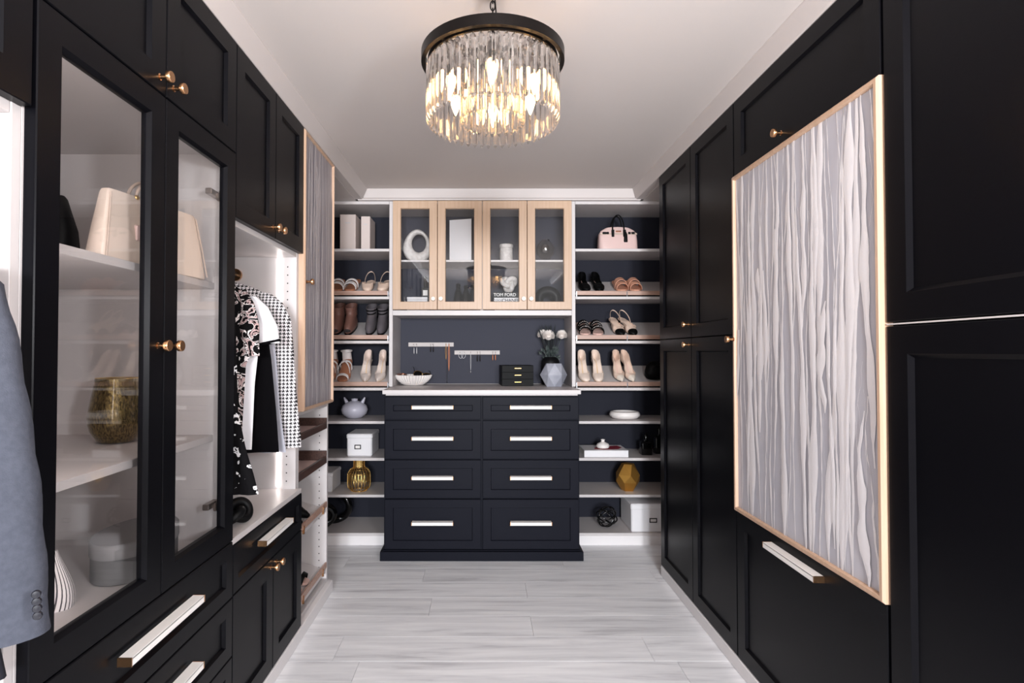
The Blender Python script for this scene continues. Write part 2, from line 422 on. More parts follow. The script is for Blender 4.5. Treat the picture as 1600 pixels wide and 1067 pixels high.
# ------------------------------------------------------------------ setting
fl = struct(MB().box(WL - .05, WR + .05, -0.9, 3.75, -0.04, -0.006).build('floor', 'floor_base'))
rows_y = [3.75 - 0.0]
pw = 0.1775
plank_mesh = {}
y1 = 2.793 + pw * 6
row = 0
joints = {6: [-0.9, 0.20, 1.3], 7: [-1.0, -0.235, 0.97], 8: [-1.1, 0.197, 1.35], 9: [-0.55, 0.62]}
while y1 > -0.9:
    y0 = y1 - pw
    js = joints.get(row, [(-1.3 + ((row * 0.43) % 1.15)) + 1.15 * k for k in range(-1, 4)])
    js = sorted(j for j in js if WL < j < WR); xs = [WL - .03] + js + [WR + .03]
    for a, b in zip(xs, xs[1:]):
        key = (round(b - a, 3), round(min(y1, 3.72) - y0, 3))
        if y0 > 3.7 or b - a < .02: continue
        if key not in plank_mesh:
            w, d = key
            plank_mesh[key] = MB().box(0.0006, w - 0.0006, 0.0006, d - 0.0006, -0.006, 0, 0.0004).mesh('plank')
            plank_mesh[key].materials.append(M['floor_plank'])
        o = link(plank_mesh[key], 'plank', None, fl); o.location = (a, y0, 0)
    y1 = y0; row += 1

struct(MB().box(WL - .05, WR + .05, -0.9, 3.75, ZC, ZC + .05).build('ceiling', 'ceiling_paint'))
struct(MB().box(WL - .05, WL, -0.9, 3.75, 0, ZC).build('wall_left', 'wall_paint'))
struct(MB().box(WR, WR + .05, -0.9, 3.75, 0, ZC).build('wall_right', 'wall_paint'))
struct(MB().box(WL, WR, YW + .012, YW + .06, 0, ZC).build('wall_back', 'wall_paint'))
# crown fascia: left, right, back
def fascia(name, pts, y0, y1, axis):
    m = MB(); m.prism(pts, y0, y1, axis); return struct(m.build(name, 'white_paint'))
fascia('trim_1', [(XL - .02, ZT), (XL + DT, ZT), (XL + DT + .004, ZT + .006), (-0.682, ZC - .004), (-0.682, ZC), (XL - .02, ZC)], -0.9, YB - .02, 'y')
fascia('trim_2', [(XR + .02, ZT), (XR - DT, ZT), (XR - DT - .004, ZT + .006), (0.869, ZC - .004), (0.869, ZC), (XR + .02, ZC)], -0.9, YB - .02, 'y')
m = MB(); m.prism([(YB + .02, ZT - .005), (YB - .021, ZT - .005), (YB - .022, ZT + .004), (YB - .008, ZT + .012), (YB - .012, ZC), (YB + .02, ZC)], -0.735, 0.915, 'x')
struct(m.build('trim_3', 'white_paint'))
# soffits over the corner niches
struct(MB().box(WL, XL - .02, 2.70, YW, ZT - .004, ZT + .012).build('trim_4', 'white_paint'))
struct(MB().box(XR + .02, WR, 2.89, YW, ZT - .004, ZT + .012).build('trim_5', 'white_paint'))
# baseboards / plinths
struct(MB().box(XL - .3, XL + DT + .002, 0.0, 2.69, 0, 0.052, .003).build('baseboard_left', 'plinth_paint'))
struct(MB().box(XR - DT - .002, XR + .3, 0.0, 2.875, 0, 0.05, .003).build('baseboard_right', 'plinth_paint'))
m = MB(); m.prism([(YB + .06, 0), (YB + .004, 0), (YB + .004, .052), (YB + .01, .058), (YB + .06, .058)], WL, WR, 'x')
struct(m.build('baseboard_back', 'plinth_paint'))

# ------------------------------------------------------------------ cabinet vocabulary
def front(name, T, u0, u1, w0, w1, par, paint='black_paint', stile=.055, glass=None, t=DT, gap=.0015, rec=.009, inner=.006, panel=True):
    u0 += gap; u1 -= gap; w0 += gap; w1 -= gap; b = .0018
    prof = [(0, .0005), (0, t - b), (b, t), (stile, t), (stile + inner, t - rec), (stile + inner, .0005)]
    d = MB(T).frame(u0, u1, w0, w1, prof).build(name, paint, par)
    k = stile + inner - .001
    if glass:
        MB(T).box(u0 + k, u1 - k, .005, .009, w0 + k, w1 - k).build('glass_pane', glass, d)
    elif panel:
        MB(T).box(u0 + k, u1 - k, .001, t - rec, w0 + k, w1 - k).build('centre_panel', paint, d)
    return d
def knob(T, u, w, par, n=DT, mt='brass'):
    # T maps (u, n, w); turned about the n axis
    m = MB(T); secs = []
    for r, d in ((.0075, 0), (.0075, .002), (.0048, .003), (.0048, .017), (.0115, .0185), (.0125, .0195), (.0125, .027), (.0115, .0285)):
        secs.append([(u + r * math.cos(2 * PI * j / 20), n + d, w + r * math.sin(2 * PI * j / 20)) for j in range(20)])
    m.loft(secs); return m.build('knob', mt, par, 35)
def pull(T, u0, u1, w, par, n=DT, depth=.028, h=.017):
    o = MB(T).box(u0, u1, n, n + depth, w + h / 2 - .004, w + h / 2, .0008).box(u0, u1, n + depth - .004, n + depth, w - h / 2, w + h / 2 - .0005, .0008).build('pull_handle', 'pull_white', par)
    MB(T).box(u0 - .002, u1 + .002, n, n + depth - .0045, w + h / 2 - .0075, w + h / 2 - .0042).box(u0 - .0025, u0 - .0002, n, n + depth + .0005, w - h / 2, w + h / 2 + .0004).box(u1 + .0002, u1 + .0025, n, n + depth + .0005, w - h / 2, w + h / 2 + .0004).build('brass_edge', 'brass', par)
    return o
def hinge(T, u, w, par, s=1):
    MB(T).box(u, u - s * .06, -.03, -.012, w - .008, w + .008, .002).box(u + s * .004, u - s * .02, -.012, .004, w - .014, w + .014, .003).box(u - s * .01, u - s * .03, -.016, -.004, w - .018, w + .004, .003).build('hinge', 'steel', par)
def holes(T, u, n, z0, z1, par, step=.032, facing='u'):
    m = MB(T); z = z0
    while z < z1:
        r = .0028
        pts = [(u, n + r * math.cos(2 * PI * j / 8), z + r * math.sin(2 * PI * j / 8)) for j in range(8)]
        i = m.add(pts); m.f.append(tuple(i + j for j in range(8))); z += step
    o = m.build('peg_holes', 'hole_black', par); o['kind'] = 'stuff'; return o

# ================================================================== LEFT RUN
YG0, YG1, YG2 = 0.895, 1.262, 1.622      # glass cabinet doors
YH1, YH2 = 1.932, 2.232                  # hanging cabinet doors
YS = 2.675                               # end of shoe tower
BACKN = WL - XL + .006                   # n of back of carcass (negative)
def carcass(T, u0, u1, w0, w1, par, material='white_melamine', th=.018, back=True, ends=(True, True), top=True, bottom=True, backn=BACKN, edge=None):
    if ends[0]: MB(T).box(u0, u0 + th, backn, 0, w0, w1, .0006).build('side_panel', edge or material, par)
    if ends[1]: MB(T).box(u1 - th, u1, backn, 0, w0, w1, .0006).build('side_panel', material, par)
    a = u0 + (th if ends[0] else 0) + .0004; b = u1 - (th if ends[1] else 0) - .0004
    if bottom: MB(T).box(a, b, backn, -.0005, w0, w0 + th, .0006).build('bottom_panel', material, par)
    if top: MB(T).box(a, b, backn, -.0005, w1 - th, w1, .0006).build('top_panel', material, par)
    if back: MB(T).box(a, b, backn, backn + .006, w0 + th, w1 - th).build('back_panel', material, par)

# nearest wardrobe (only its far end is in view)
W0 = thing('hanging_wardrobe', 'open hanging wardrobe with a black upper door, nearest at the left edge', 'wardrobe', (XL, .5, .053), worldly=True)
carcass(L, 0.14, YG0 - .004, .054, ZT - .002, W0, back=True)
MB(L).box(.16, YG0 - .024, BACKN + .006, -.002, 1.49, 1.508, .0006).build('shelf', 'white_melamine', W0)
d = front('upper_door', L, 0.50, YG0 - .006, 1.505, ZT, W0)
d = front('upper_door', L, 0.14, .50, 1.505, ZT, W0)
MB(L).tube([(.159, -.24, 1.40), (YG0 - .0235, -.24, 1.40)], .012, 12).build('hanging_rod', 'dark_metal', W0, 40)

# tall glass-fronted cabinet
GC = thing('glass_door_cabinet', 'tall black cabinet with two glass doors over drawers, beside the grey jacket', 'cabinet', (XL, 1.26, .053), worldly=True)
carcass(L, YG0 - .003, YG2 - .001, .054, ZT - .002, GC, bottom=True)
for w in (1.689, .585):
    MB(L).box(YG0 + .016, YG2 - .0195, BACKN + .006, -.001, w - .009, w + .009, .0006).build('deck', 'white_melamine', GC)
for w in (1.306, .879):
    MB(L).box(YG0 + .016, YG2 - .0195, BACKN + .006, -.03, w - .009, w + .009, .001).build('shelf', 'white_melamine', GC)
for i, (a, b) in enumerate(((YG0, YG1), (YG1, YG2))):
    d = front('upper_door', L, a, b, 1.689, ZT, GC)
    knob(L, (b - .028) if i == 0 else (a + .028), 1.722, d)
    g = front('glass_door', L, a, b, .585, 1.689, GC, glass='clear_pane', stile=.052)
    knob(L, (b - .026) if i == 0 else (a + .026), 1.134, g)
    if i == 1:
        hinge(L, b - .02, 1.56, g); hinge(L, b - .02, .70, g)
MB(L).box(YG0 + .0155, YG0 + .0195, -.085, -.045, .61, 1.67).build('light_strip', 'led_glow', GC)  # added strip, never in view, brightens the cabinet interior
for w0, w1 in ((.427, .585), (.262, .427), (.055, .262)):
    d = front('drawer', L, YG0, YG2, w0, w1, GC, stile=.04)
    pull(L, 1.115, 1.40, w0 + (w1 - w0) * .58, d)

# hanging cabinet
HC = thing('hanging_cabinet', 'open hanging section with two black upper doors above a black drawer and cupboard', 'cabinet', (XL, 1.93, .053), worldly=True)
carcass(L, YG2, YH2, .054, ZT - .002, HC)
MB(L).box(YG2 + .019, YH2 - .019, BACKN + .006, -.001, 1.49, 1.508, .0006).build('shelf', 'white_melamine', HC)
MB(L).box(YG2 + .002, YH2 - .002, BACKN + .006, DT - .002, .572, .59, .0012).build('worktop', 'white_melamine', HC)
for i, (a, b) in enumerate(((YG2, YH1), (YH1, YH2))):
    d = front('upper_door', L, a, b, 1.505, ZT, HC)
    knob(L, (b - .026) if i == 0 else (a + .026), 1.54, d)
    d = front('cupboard_door', L, a, b, .055, .43, HC)
    knob(L, (b - .026) if i == 0 else (a + .026), .405, d)
d = front('drawer', L, YG2, YH2, .43, .571, HC, stile=.035)
pull(L, 1.80, 2.05, .518, d)
MB(L).tube([(YG2 + .0185, -.235, 1.42), (YH2 - .0185, -.235, 1.42)], .012, 12).build('hanging_rod', 'dark_metal', HC, 40)
MB(L).tube([(YH2 - .03, -.235, 1.42), (YH2 - .019, -.235, 1.42)], .024, 16).build('rod_socket', 'brass', HC, 40)
st = MB(L).box(YH2 - .0225, YH2 - .0185, -.072, -.060, .60, 1.488).build('light_strip', 'led_glow', HC)
holes(L, YH2 - .0183, -.035, .62, 1.47, HC)

# shoe tower with the fibre-filled door
ST = thing('shoe_tower', 'white shoe tower with a narrow fibre-filled door and pull-out trays below, left side', 'cabinet', (XL, 2.45, .053), worldly=True)
carcass(L, YH2 + .001, YS, .054, ZT - .002, ST)
MB(L).box(YH2 + .02, YS - .019, BACKN + .006, -.001, .868, .886, .0006).build('shelf', 'white_melamine', ST)
holes(L, YS - .0183, -.035, .09, .86, ST)
holes(L, YS - .0183, -.30, .09, .86, ST)

def fibre_door(name, T, u0, u1, w0, w1, par, fr, n_wide, n_fine, pane, fibre, fine, frame_mat, seed, t=.026):
    rnd = random.Random(seed)
    prof = [(0, .0005), (0, t - .0045), (.0045, t), (fr, t), (fr + .003, t - .006), (fr + .003, .0005)]
    d = MB(T).frame(u0 + .001, u1 - .001, w0 + .001, w1 - .001, prof).build(name, frame_mat, par)
    a, b, c, e = u0 + fr + .002, u1 - fr - .002, w0 + fr + .002, w1 - fr - .002
    MB(T).box(a, b, .004, t - .010, c, e).build('resin_pane', pane, d)
    edge_highlights = []
    def ribbons(count, wlo, whi, name_, mt, lift, long_):
        m = MB(T)
        for k in range(count):
            u = a + (b - a) * (k + .5 + rnd.uniform(-.5, .5)) / count
            hi = e if rnd.random() < .75 else rnd.uniform(c + .3 * (e - c), e)
            lo = c if rnd.random() < .7 else rnd.uniform(c, c + .5 * (e - c))
            if not long_:
                ln = rnd.uniform(.06, .5); hi = rnd.uniform(c + ln, e); lo = hi - ln
            if hi - lo < .05: continue
            w = rnd.uniform(wlo, whi); ph = [rnd.uniform(0, 6.3) for _ in range(5)]; drift = rnd.uniform(-.07, .07) * (hi - lo)
            amp = rnd.uniform(.004, .012); n = max(8, int((hi - lo) / .018)); nn = t - .0098 + rnd.uniform(.0004, lift)
            top = []
            for i in range(n + 1):
                q = i / n; z = hi + (lo - hi) * q
                cu = u + drift * (q - .3) + amp * math.sin(5 * q + ph[0]) + amp * .5 * math.sin(13 * q + ph[1]) + .0015 * math.sin(41 * q + ph[2])
                ww = w * (.55 + .45 * math.sin(4 * q + ph[3])) * (.75 + .25 * math.sin(19 * q + ph[4])) + (rnd.uniform(-.0012, .0012) if long_ else 0)
                ww = max(.0003, ww) * min(1, 6 * q + .35, 8 * (1 - q) + .25)
                l_, r_ = max(a + .001, cu - ww), min(b - .001, cu + ww)
                if r_ - l_ < .0004: r_ = l_ + .0004
                if r_ > b: l_, r_ = b - .0014, b - .001
                top.append([(l_, nn, z), ((l_ + r_) / 2, nn + min(.0012, (r_ - l_) * .06), z), (r_, nn, z)])
            m.loft(top, False, False)
            if long_:
                edge_highlights.append([(p[0][0], nn, p[0][2]) for p in top]); edge_highlights.append([(p[2][0], nn, p[2][2]) for p in top])
        if not long_:
            for ln_ in edge_highlights:
                m.loft([[(max(a + .0006, u_ - .0007), n_ + .0003, z_), (min(b - .0006, u_ + .0007), n_ + .0003, z_)] for u_, n_, z_ in ln_], False, False)  # paler strips put a highlight along the ribbon edges as colour
        o = m.build(name_, mt, d, 60); o['kind'] = 'stuff'
    ribbons(n_wide, .006, .024, 'fibre_ribbons', fibre, .0035, True)
    ribbons(n_fine, .0003, .0007, 'fine_fibres_and_highlights', fine, .0045, False)
    return d
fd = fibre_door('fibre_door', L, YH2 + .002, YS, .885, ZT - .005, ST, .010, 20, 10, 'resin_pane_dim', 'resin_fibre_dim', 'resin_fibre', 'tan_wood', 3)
knob(L, YH2 + .03, 1.40, fd, .024)

def tray(w, par, h=.05):
    o = MB(L).box(YH2 + .021, YS - .021, -.36, -.006, w, w + .008).build('pull_out_tray', 'walnut', par)
    MB(L).box(YH2 + .021, YS - .021, -.012, .0, w + .0005, w + h * .55, .001).box(YH2 + .021, YH2 + .031, -.36, -.013, w + .0085, w + h, .001).box(YS - .031, YS - .021, -.36, -.0, w + .0085, w + h, .001).box(YH2 + .032, YS - .032, -.36, -.35, w + .0085, w + h, .001).build('tray_frame', 'walnut', o)
    MB(L).box(YH2 + .033, YS - .033, -.349, -.014, w + .0085, w + .014).build('tray_lining', 'pink_leather', o)
tray(.765, ST); tray(.605, ST, .058)
def slant_l(w, par):
    # sloping shoe shelf: front low, back high
    m = MB(L); a, b = YH2 + .021, YS - .021
    m.loft([[(a, -.004, w - .05), (a, -.34, w + .05), (a, -.34, w + .064), (a, -.004, w - .036)], [(b, -.004, w - .05), (b, -.34, w + .05), (b, -.34, w + .064), (b, -.004, w - .036)]])
    o = m.build('sloping_shelf', 'white_melamine', par)
    MB(L).box(a, b, -.006, .002, w - .028, w - .003, .001).build('shelf_rail', 'rail_wood', o)
    for u in (a + .06, b - .06): MB(L).box(u - .002, u + .002, -.003, .006, w - .045, w - .012).build('rail_clip', 'brass', o)
slant_l(.43, ST); slant_l(.15, ST)

# ================================================================== RIGHT RUN
YR0, YR1, YR2, YR3 = 2.877, 2.440, 2.016, 1.262
BR = XR - WR + .006
P1 = thing('tall_wardrobe', 'tall black four-door wardrobe at the far end of the right wall', 'wardrobe', (XR, 2.45, .051), worldly=True)
carcass(R, YR2 + .001, YR0, .052, ZT - .002, P1, 'black_paint', backn=BR)
for i, (a, b) in enumerate(((YR2, YR1), (YR1, YR0))):
    uk = (b - .03) if i == 0 else (a + .03)
    d = front('upper_door', R, a, b, 1.182, ZT, P1); knob(R, YR1 + .03 if i == 1 else YR2 + .02, 1.24 if i else 1.24, d) if i == 1 else None
    d = front('lower_door', R, a, b, .052, 1.182, P1); knob(R, YR1 + .03, 1.152, d) if i == 1 else None
P2 = thing('fibre_door_cabinet', 'black cabinet unit around the large white fibre panel on the right wall', 'cabinet', (XR, 1.63, .051), worldly=True)
carcass(R, YR3 + .001, YR2 - .001, .052, ZT - .002, P2, 'black_paint', backn=BR)
d = front('lift_up_door', R, YR3 + .002, YR2 - .002, 1.742, ZT, P2); knob(R, 1.69, 1.775, d)
fp = fibre_door('fibre_panel_door', R, YR3, YR2, .563, 1.742, P2, .013, 40, 50, 'resin_pane', 'resin_fibre', 'resin_fibre_fine', 'tan_wood', 11, t=.03)
knob(R, YR2 - .012, 1.165, fp, .03)
d = front('tilt_out_front', R, YR3 + .002, YR2 - .002, .052, .563, P2); pull(R, 1.50, 1.77, .525, d)
P3 = thing('near_tall_cabinet', 'tall black cabinet nearest the camera at the right edge', 'cabinet', (XR, .9, .051), worldly=True)
carcass(R, .45, YR3 - .001, .052, ZT - .002, P3, 'black_paint', backn=BR)
d = front('upper_door', R, .45, YR3 - .004, 1.184, ZT, P3, stile=.06, inner=.009)
d = front('lower_door', R, .45, YR3 - .004, .052, 1.178, P3, stile=.06, inner=.009)
MB(R).box(.451, YR3 - .005, .0, .0202, 1.1795, 1.1825).build('door_gap_highlight', 'white_melamine', P3)  # pale strip stands in for the bevel highlight between the doors

# ================================================================== BACK WALL
SX0, SX1 = -.5535, .535                   # outer faces of the middle uprights
SH = [1.725, 1.445, 1.186, .912, .718, .504, .292, .0706]
def shelf_unit(name, label, x0, x1, up_at):
    t = thing(name, label, 'shelving', ((x0 + x1) / 2, YB, 0.058), worldly=True)
    ua, ub = (x0 + .001, SX0 - .001) if up_at == 'r' else (SX1 + .001, x1 - .001)
    MB().box(ua, ub, YW, YW + .010, .06, ZT - .02).build('back_panel', 'dark_back', t)
    MB().box(ua, ub, YB, YW - .001, ZT - .024, ZT - .006, .0008).build('top_panel', 'white_melamine', t)
    lo = -.5555 if up_at == 'r' else .5365
    for i, z in enumerate(SH):
        a, b = x0 + .001, x1 - .001
        if i < 4:
            if up_at == 'r': b = SX0 - .001
            else: a = SX1 + .001
        MB().box(a, b, YB + .0005, YW - .001, z - .016, z, .0012).build('shelf', 'white_melamine', t)
    if up_at == 'r': a, b = x0 + .02, SX0 - .004
    else: a, b = SX1 + .004, x1 - .02
    for z in SH[1:4]:
        m = MB(); y0, y1 = YB + .022, YW - .03
        m.loft([[(x, y0, z + .012), (x, y1, z + .110), (x, y1, z + .122), (x, y0, z + .024)] for x in (a, b)])
        s_ = m.build('sloping_shelf', 'white_melamine', t)
        MB().box(a + .004, b - .004, YB + .010, YB + .019, z + .009, z + .034, .001).build('shelf_rail', 'rail_wood', s_)
        for x in ((a + .06, b - .004) if up_at == 'r' else (a + .004, a + .30)):
            MB().box(x - .0025, x + .0025, YB + .007, YB + .022, z + .0005, z + .030).build('rail_clip', 'chrome', s_)
    return t
SL = shelf_unit('corner_shelving', 'white open shelving with dark backing left of the dresser', WL + .002, -.5395, 'r')
SR = shelf_unit('corner_shelving', 'white open shelving with dark backing right of the dresser', .5165, WR - .002, 'l')

# upper display cabinet (with the niche uprights)
DC = thing('display_cabinet', 'pale wood four-door glass display cabinet above the counter niche', 'cabinet', (-.009, YB, .918), worldly=True)
MB().box(SX0, SX0 + .021, YB, YW - .001, .918, ZT - .006, .001).build('side_panel', 'white_melamine', DC)
MB().box(SX1 - .021, SX1, YB, YW - .001, .918, ZT - .006, .001).build('side_panel', 'white_melamine', DC)
xa, xb = SX0 + .0215, SX1 - .0215
MB().box(xa, xb, YB + .0002, YW - .001, 1.334, 1.364, .001).build('bottom_panel', 'white_melamine', DC)
MB().box(xa, xb, YB + .0002, YW - .001, ZT - .024, ZT - .006, .001).build('top_panel', 'white_melamine', DC)
MB().box(xa, xb, YB + .03, YW - .02, 1.652, 1.664, .001).build('shelf', 'white_melamine', DC)
MB().box(-.0205, -.0045, YB + .0005, YW - .02, 1.3645, ZT - .0245, .001).build('divider', 'white_melamine', DC)
MB().box(xa, xb, YW - .018, YW - .001, 1.3645, ZT - .0245).build('back_panel', 'slate_back', DC)
MB().box(xa, xb, YW - .010, YW - .001, .9185, 1.3335).build('niche_back_panel', 'slate_back', DC)
q = (xb - xa) / 4
for i in range(4):
    d = front('glass_door', Bk(YB), xa + q * i, xa + q * (i + 1), 1.366, ZT - .006, DC, 'pale_wood', .044, glass='clear_pane', inner=.003)
    knob(Bk(YB), xa + q * (i + 1) - .022 if i % 2 == 0 else xa + q * i + .022, 1.428, d, mt='knob_pale')

# dresser
DX0, DX1, DY = -.539, .516, 3.07
DR = thing('dresser', 'wide dark navy dresser of eight drawers below the counter', 'dresser', (-.0115, DY, 0), worldly=True)
MB().box(DX0, DX1, DY + DT + .0005, YW - .02, .055, .885, .001).build('body', 'navy_paint', DR)
m = MB(); m.frame
MB().box(DX0 - .018, DX1 + .018, DY - .004, YB - .01, .0005, .050, .002).build('plinth', 'navy_paint', DR)
MB().box(DX0 - .008, DX1 + .008, DY + .006, YB - .01, .0502, .0565, .003).build('plinth_moulding', 'navy_paint', DR)
DB = Bk(DY + DT)
cx = -.0115
for w0, w1 in ((.756, .880), (.544, .752), (.334, .541), (.062, .330)):
    for a, b in ((DX0 + .005, cx - .0035), (cx + .0035, DX1 - .005)):
        d = front('drawer', DB, a, b, w0, w1, DR, 'navy_paint', stile=.044, inner=.003, rec=.008)
        c = (a + b) / 2; ww = (w0 + w1) / 2 + (.004 if w1 < .8 else 0)
        pull(DB, c - .109, c + .109, ww + .006, d, h=.019)
ct = thing('countertop', 'white counter slab on top of the navy dresser', 'countertop', (-.0115, DY, .887), worldly=True)
MB().box(DX0 - .004, DX1 + .004, DY - .022, YW - .022, .894, .917, .0015).build('slab', 'white_melamine', ct)
MB().box(DX0 + .012, DX1 - .012, DY - .010, YW - .03, .8865, .8938, .001).build('under_strip', 'white_melamine', ct)

# ================================================================== CHANDELIER
def chandelier():
    c = Vector((0, 1.45, 0)); c.x = (770 - PCX) * 1.45 / FPX
    t = thing('crystal_chandelier', 'round black-ringed chandelier with two tiers of hanging crystal prisms, lit', 'chandelier', (c.x, c.y, 1.70))
    zo = -1.70
    def ringband(r0, r1, z0, z1):
        m = MB(); n = 64; secs = []
        for j in range(n):
            a = 2 * PI * j / n; q = (math.cos(a), math.sin(a))
            secs.append([(q[0] * r, q[1] * r, z + zo) for r, z in ((r0, z0), (r1, z0), (r1, z1), (r0, z1))])
        return m.loft(secs, False, True, True)
    ringband(.172, .183, 1.858, 1.884).build('outer_ring', 'dark_metal', t, 40)
    ringband(.160, .166, 1.856, 1.868).build('crystal_ring', 'dark_metal', t, 40)
    ringband(.074, .080, 1.856, 1.866).build('inner_ring', 'dark_metal', t, 40)
    for k in range(4):
        a = PI / 4 + k * PI / 2
        m = MB(); u = Vector((math.cos(a), math.sin(a), 0)); w = Vector((-u.y, u.x, 0))
        z = Vector((0, 0, 1.858 + zo))
        pts = []
        for r in (.02, .173): pts.append([tuple(u * r + w * s1 + z + Vector((0, 0, s2))) for s1, s2 in ((-.005, 0), (.005, 0), (.005, .008), (-.005, .008))])
        m.loft(pts).build('spoke', 'dark_metal', t)
    MB().lathe([(.006, 1.80 + zo), (.03, 1.803 + zo), (.034, 1.83 + zo), (.034, 1.862 + zo), (.012, 1.872 + zo), (.008, 1.885 + zo)], 20).build('hub', 'dark_metal', t, 40)
    # chain to the ceiling
    z = 1.882; k = 0
    while z < ZC - .03:
        m = MB(); n = 14; p = []
        for j in range(n):
            a = 2 * PI * j / n; x = .006 * math.cos(a); zz = .013 * math.sin(a)
            p.append((x, 0, z + .013 + zz + zo) if k % 2 == 0 else (0, x, z + .013 + zz + zo))
        m.tube(p, .0018, 6, ring=True).build('chain_link', 'dark_metal', t, 60); z += .0195; k += 1
    MB().tube([(.012, .0, 1.885 + zo), (.016, .002, 1.93 + zo), (.009, 0, 1.99 + zo), (.004, 0, ZC - .02 + zo)], .0018, 6).build('lamp_cord', 'dark_metal', t, 60)
    MB().lathe([(.05, ZC - .001 + zo), (.05, ZC - .008 + zo), (.03, ZC - .026 + zo), (.004, ZC - .03 + zo)], 24).build('ceiling_rose', 'dark_metal', t, 40)
    # crystal prisms
    def prism_mesh(w, h):
        m = MB(); d = w * .42
        o = [(-w / 2, 0), (-w * .28, -d), (w * .28, -d), (w / 2, 0), (w * .22, d * .8), (-w * .22, d * .8)]
        s_ = lambda k, z: [(x * k, y * k, z) for x, y in o]
        m.loft([s_(.45, 0), s_(1, -.008), s_(1, -h + .012), s_(.06, -h)])
        me = m.mesh('crystal'); me.materials.append(M['crystal']); return me
    for n, r, top, bot, w in ((52, .163, 1.853, 1.700, .0178), (26, .077, 1.853, 1.700, .0165)):
        me = prism_mesh(w, top - bot)
        pin = MB().tube([(0, 0, -.001), (0, 0, .009)], .0009, 5).mesh('crystal_pin'); pin.materials.append(M['dark_metal'])
        for j in range(n):
            a = 2 * PI * (j + .5) / n
            o = link(me, 'crystal', None, t); o.location = (r * math.cos(a), r * math.sin(a), top + zo); o.rotation_euler = (0, 0, a + PI / 2)
            link(pin, 'crystal_pin', None, o)
    # candle bulbs
    for j in range(6):
        a = 2 * PI * j / 6 + .5; r = .115 if j % 2 == 0 else .118
        x, y = r * math.cos(a), r * math.sin(a)
        s_ = MB().lathe([(.011, 0), (.011, .045), (.008, .05)], 12, (x, y, 1.805 + zo)).build('bulb_socket', 'dark_metal', t, 40)
        MB().lathe([(.001, -.052), (.004, -.046), (.010, -.030), (.0135, -.016), (.012, -.005), (.007, 0)], 14, (x, y, 1.804 + zo)).build('candle_bulb', 'bulb_glow', s_, 60)
chandelier()

# ================================================================== SHOES
def foot_w(kind):
    if kind == 'point': return [(0, .004), (.06, .014), (.15, .026), (.3, .037), (.45, .033), (.62, .025), (.8, .027), (.93, .025), (1, .012)]
    return [(0, .014), (.05, .026), (.13, .034), (.28, .039), (.45, .034), (.62, .028), (.8, .030), (.93, .027), (1, .013)]
def pump(par, upper, insole, heelm, L_=.215, hh=.07, kind='point', tc=.27, low_back=False, toe_mat=None, seed=0, heel='thin', side=1):
    W = foot_w(kind)
    bot = [(0, .006), (.12, .003), (.30, .003), (.75, hh), (1, hh + .003)]
    hts = [(0, .014), (.1, .026), (.22, .034), (.34, .034), (.48, .024), (.65, .028), (.85, .050), (1, .060)]
    if low_back: hts = [(0, .014), (.1, .026), (.22, .036), (.34, .040), (.5, .026), (.62, .010), (.8, .006), (1, .006)]
    N = 26; secs = []; ins = []; sole = []
    for k in range(N):
        t = k / (N - 1); y = t * L_; w = interp(W, t) * .87; b = interp(bot, t); h = interp(hts, t)
        cx_ = side * .006 * math.sin(PI * t)
        if t < tc:
            prof = [(-.82, 0), (-1, .3), (-.93, .62), (-.70, .86), (-.4, .97), (-.15, 1), (0, 1.01), (.15, 1), (.4, .97), (.70, .86), (.93, .62), (1, .3), (.82, 0)]
            secs.append([(cx_ + w * x, y, b + h * z) for x, z in prof])
        else:
            th = .0022 / max(w, .006); lo = .004 / h
            prof = [(-.82, 0), (-1, .35), (-.98, .7), (-.92, 1), (-.92 + th, 1), (-.94 + th, .6), (-.78, lo), (0, lo * .9)]
            prof = prof[:-1] + [(0, lo * .9)] + [(-x, z) for x, z in reversed(prof[:-1])]
            prof = prof[:6] + [prof[7]] + prof[9:]
            secs.append([(cx_ + w * x, y, b + h * z) for x, z in prof])
        if tc - .06 < t < .99: ins.append([(cx_ - w * .80, y, b + .0058), (cx_, y, b + .0048), (cx_ + w * .80, y, b + .0058)])
        sole.append([(cx_ - w * .84, y, b), (cx_ + w * .84, y, b), (cx_ + w * .80, y, b - .003), (cx_ - w * .80, y, b - .003)])
    secs.append([(x * .02, y_ + .004, z) for x, y_, z in secs[-1]]); secs.insert(0, [(x * .05, y_ - .003, .006 + (z - .006) * .35) for x, y_, z in secs[0]])
    n = len(secs[0])
    uvf = lambda k, j: (j / n * .4, k / N)
    MB().loft(secs, True, False, uv=uvf).build('upper', upper, par, 50)
    MB().loft(ins, False, False).build('insole', insole, par, 60)
    MB().loft(sole).build('sole', 'nude_insole' if heelm != 'black_leather' else 'black_leather', par, 40)
    if toe_mat:
        kk = [[(x * 1.03, y - .001, z + .0006) for x, y, z in s_] for s_ in secs[:6]]
        MB().loft(kk, False, False).build('toe_cap', toe_mat, par, 50)
    y = L_ * .95; r1 = .020
    if hh > .02:
        rr = [(.021, hh), (.013, hh * .72), (.007, hh * .35), (.006, 0)] if heel == 'thin' else [(.022, hh), (.019, hh * .5), (.019, 0)]
        MB().loft([[(r * math.cos(2 * PI * j / 12), y - .004 + r * math.sin(2 * PI * j / 12) + (r1 - r) * .5, z) for j in range(12)] for r, z in rr]).build('heel', heelm, par, 40)
    if low_back:
        pth = []
        for k in range(15):
            a = -PI * .5 + PI * k / 14
            pth.append((.031 * math.sin(a), L_ * (.60 + .38 * math.cos(a)), hh * .75 + .012 + .055 * math.cos(a) ** .7 if math.cos(a) > 0 else hh * .75 + .012))
        MB().tube(pth, .0028, 6, flat=(1.4, .6)).build('heel_strap', upper, par, 60)
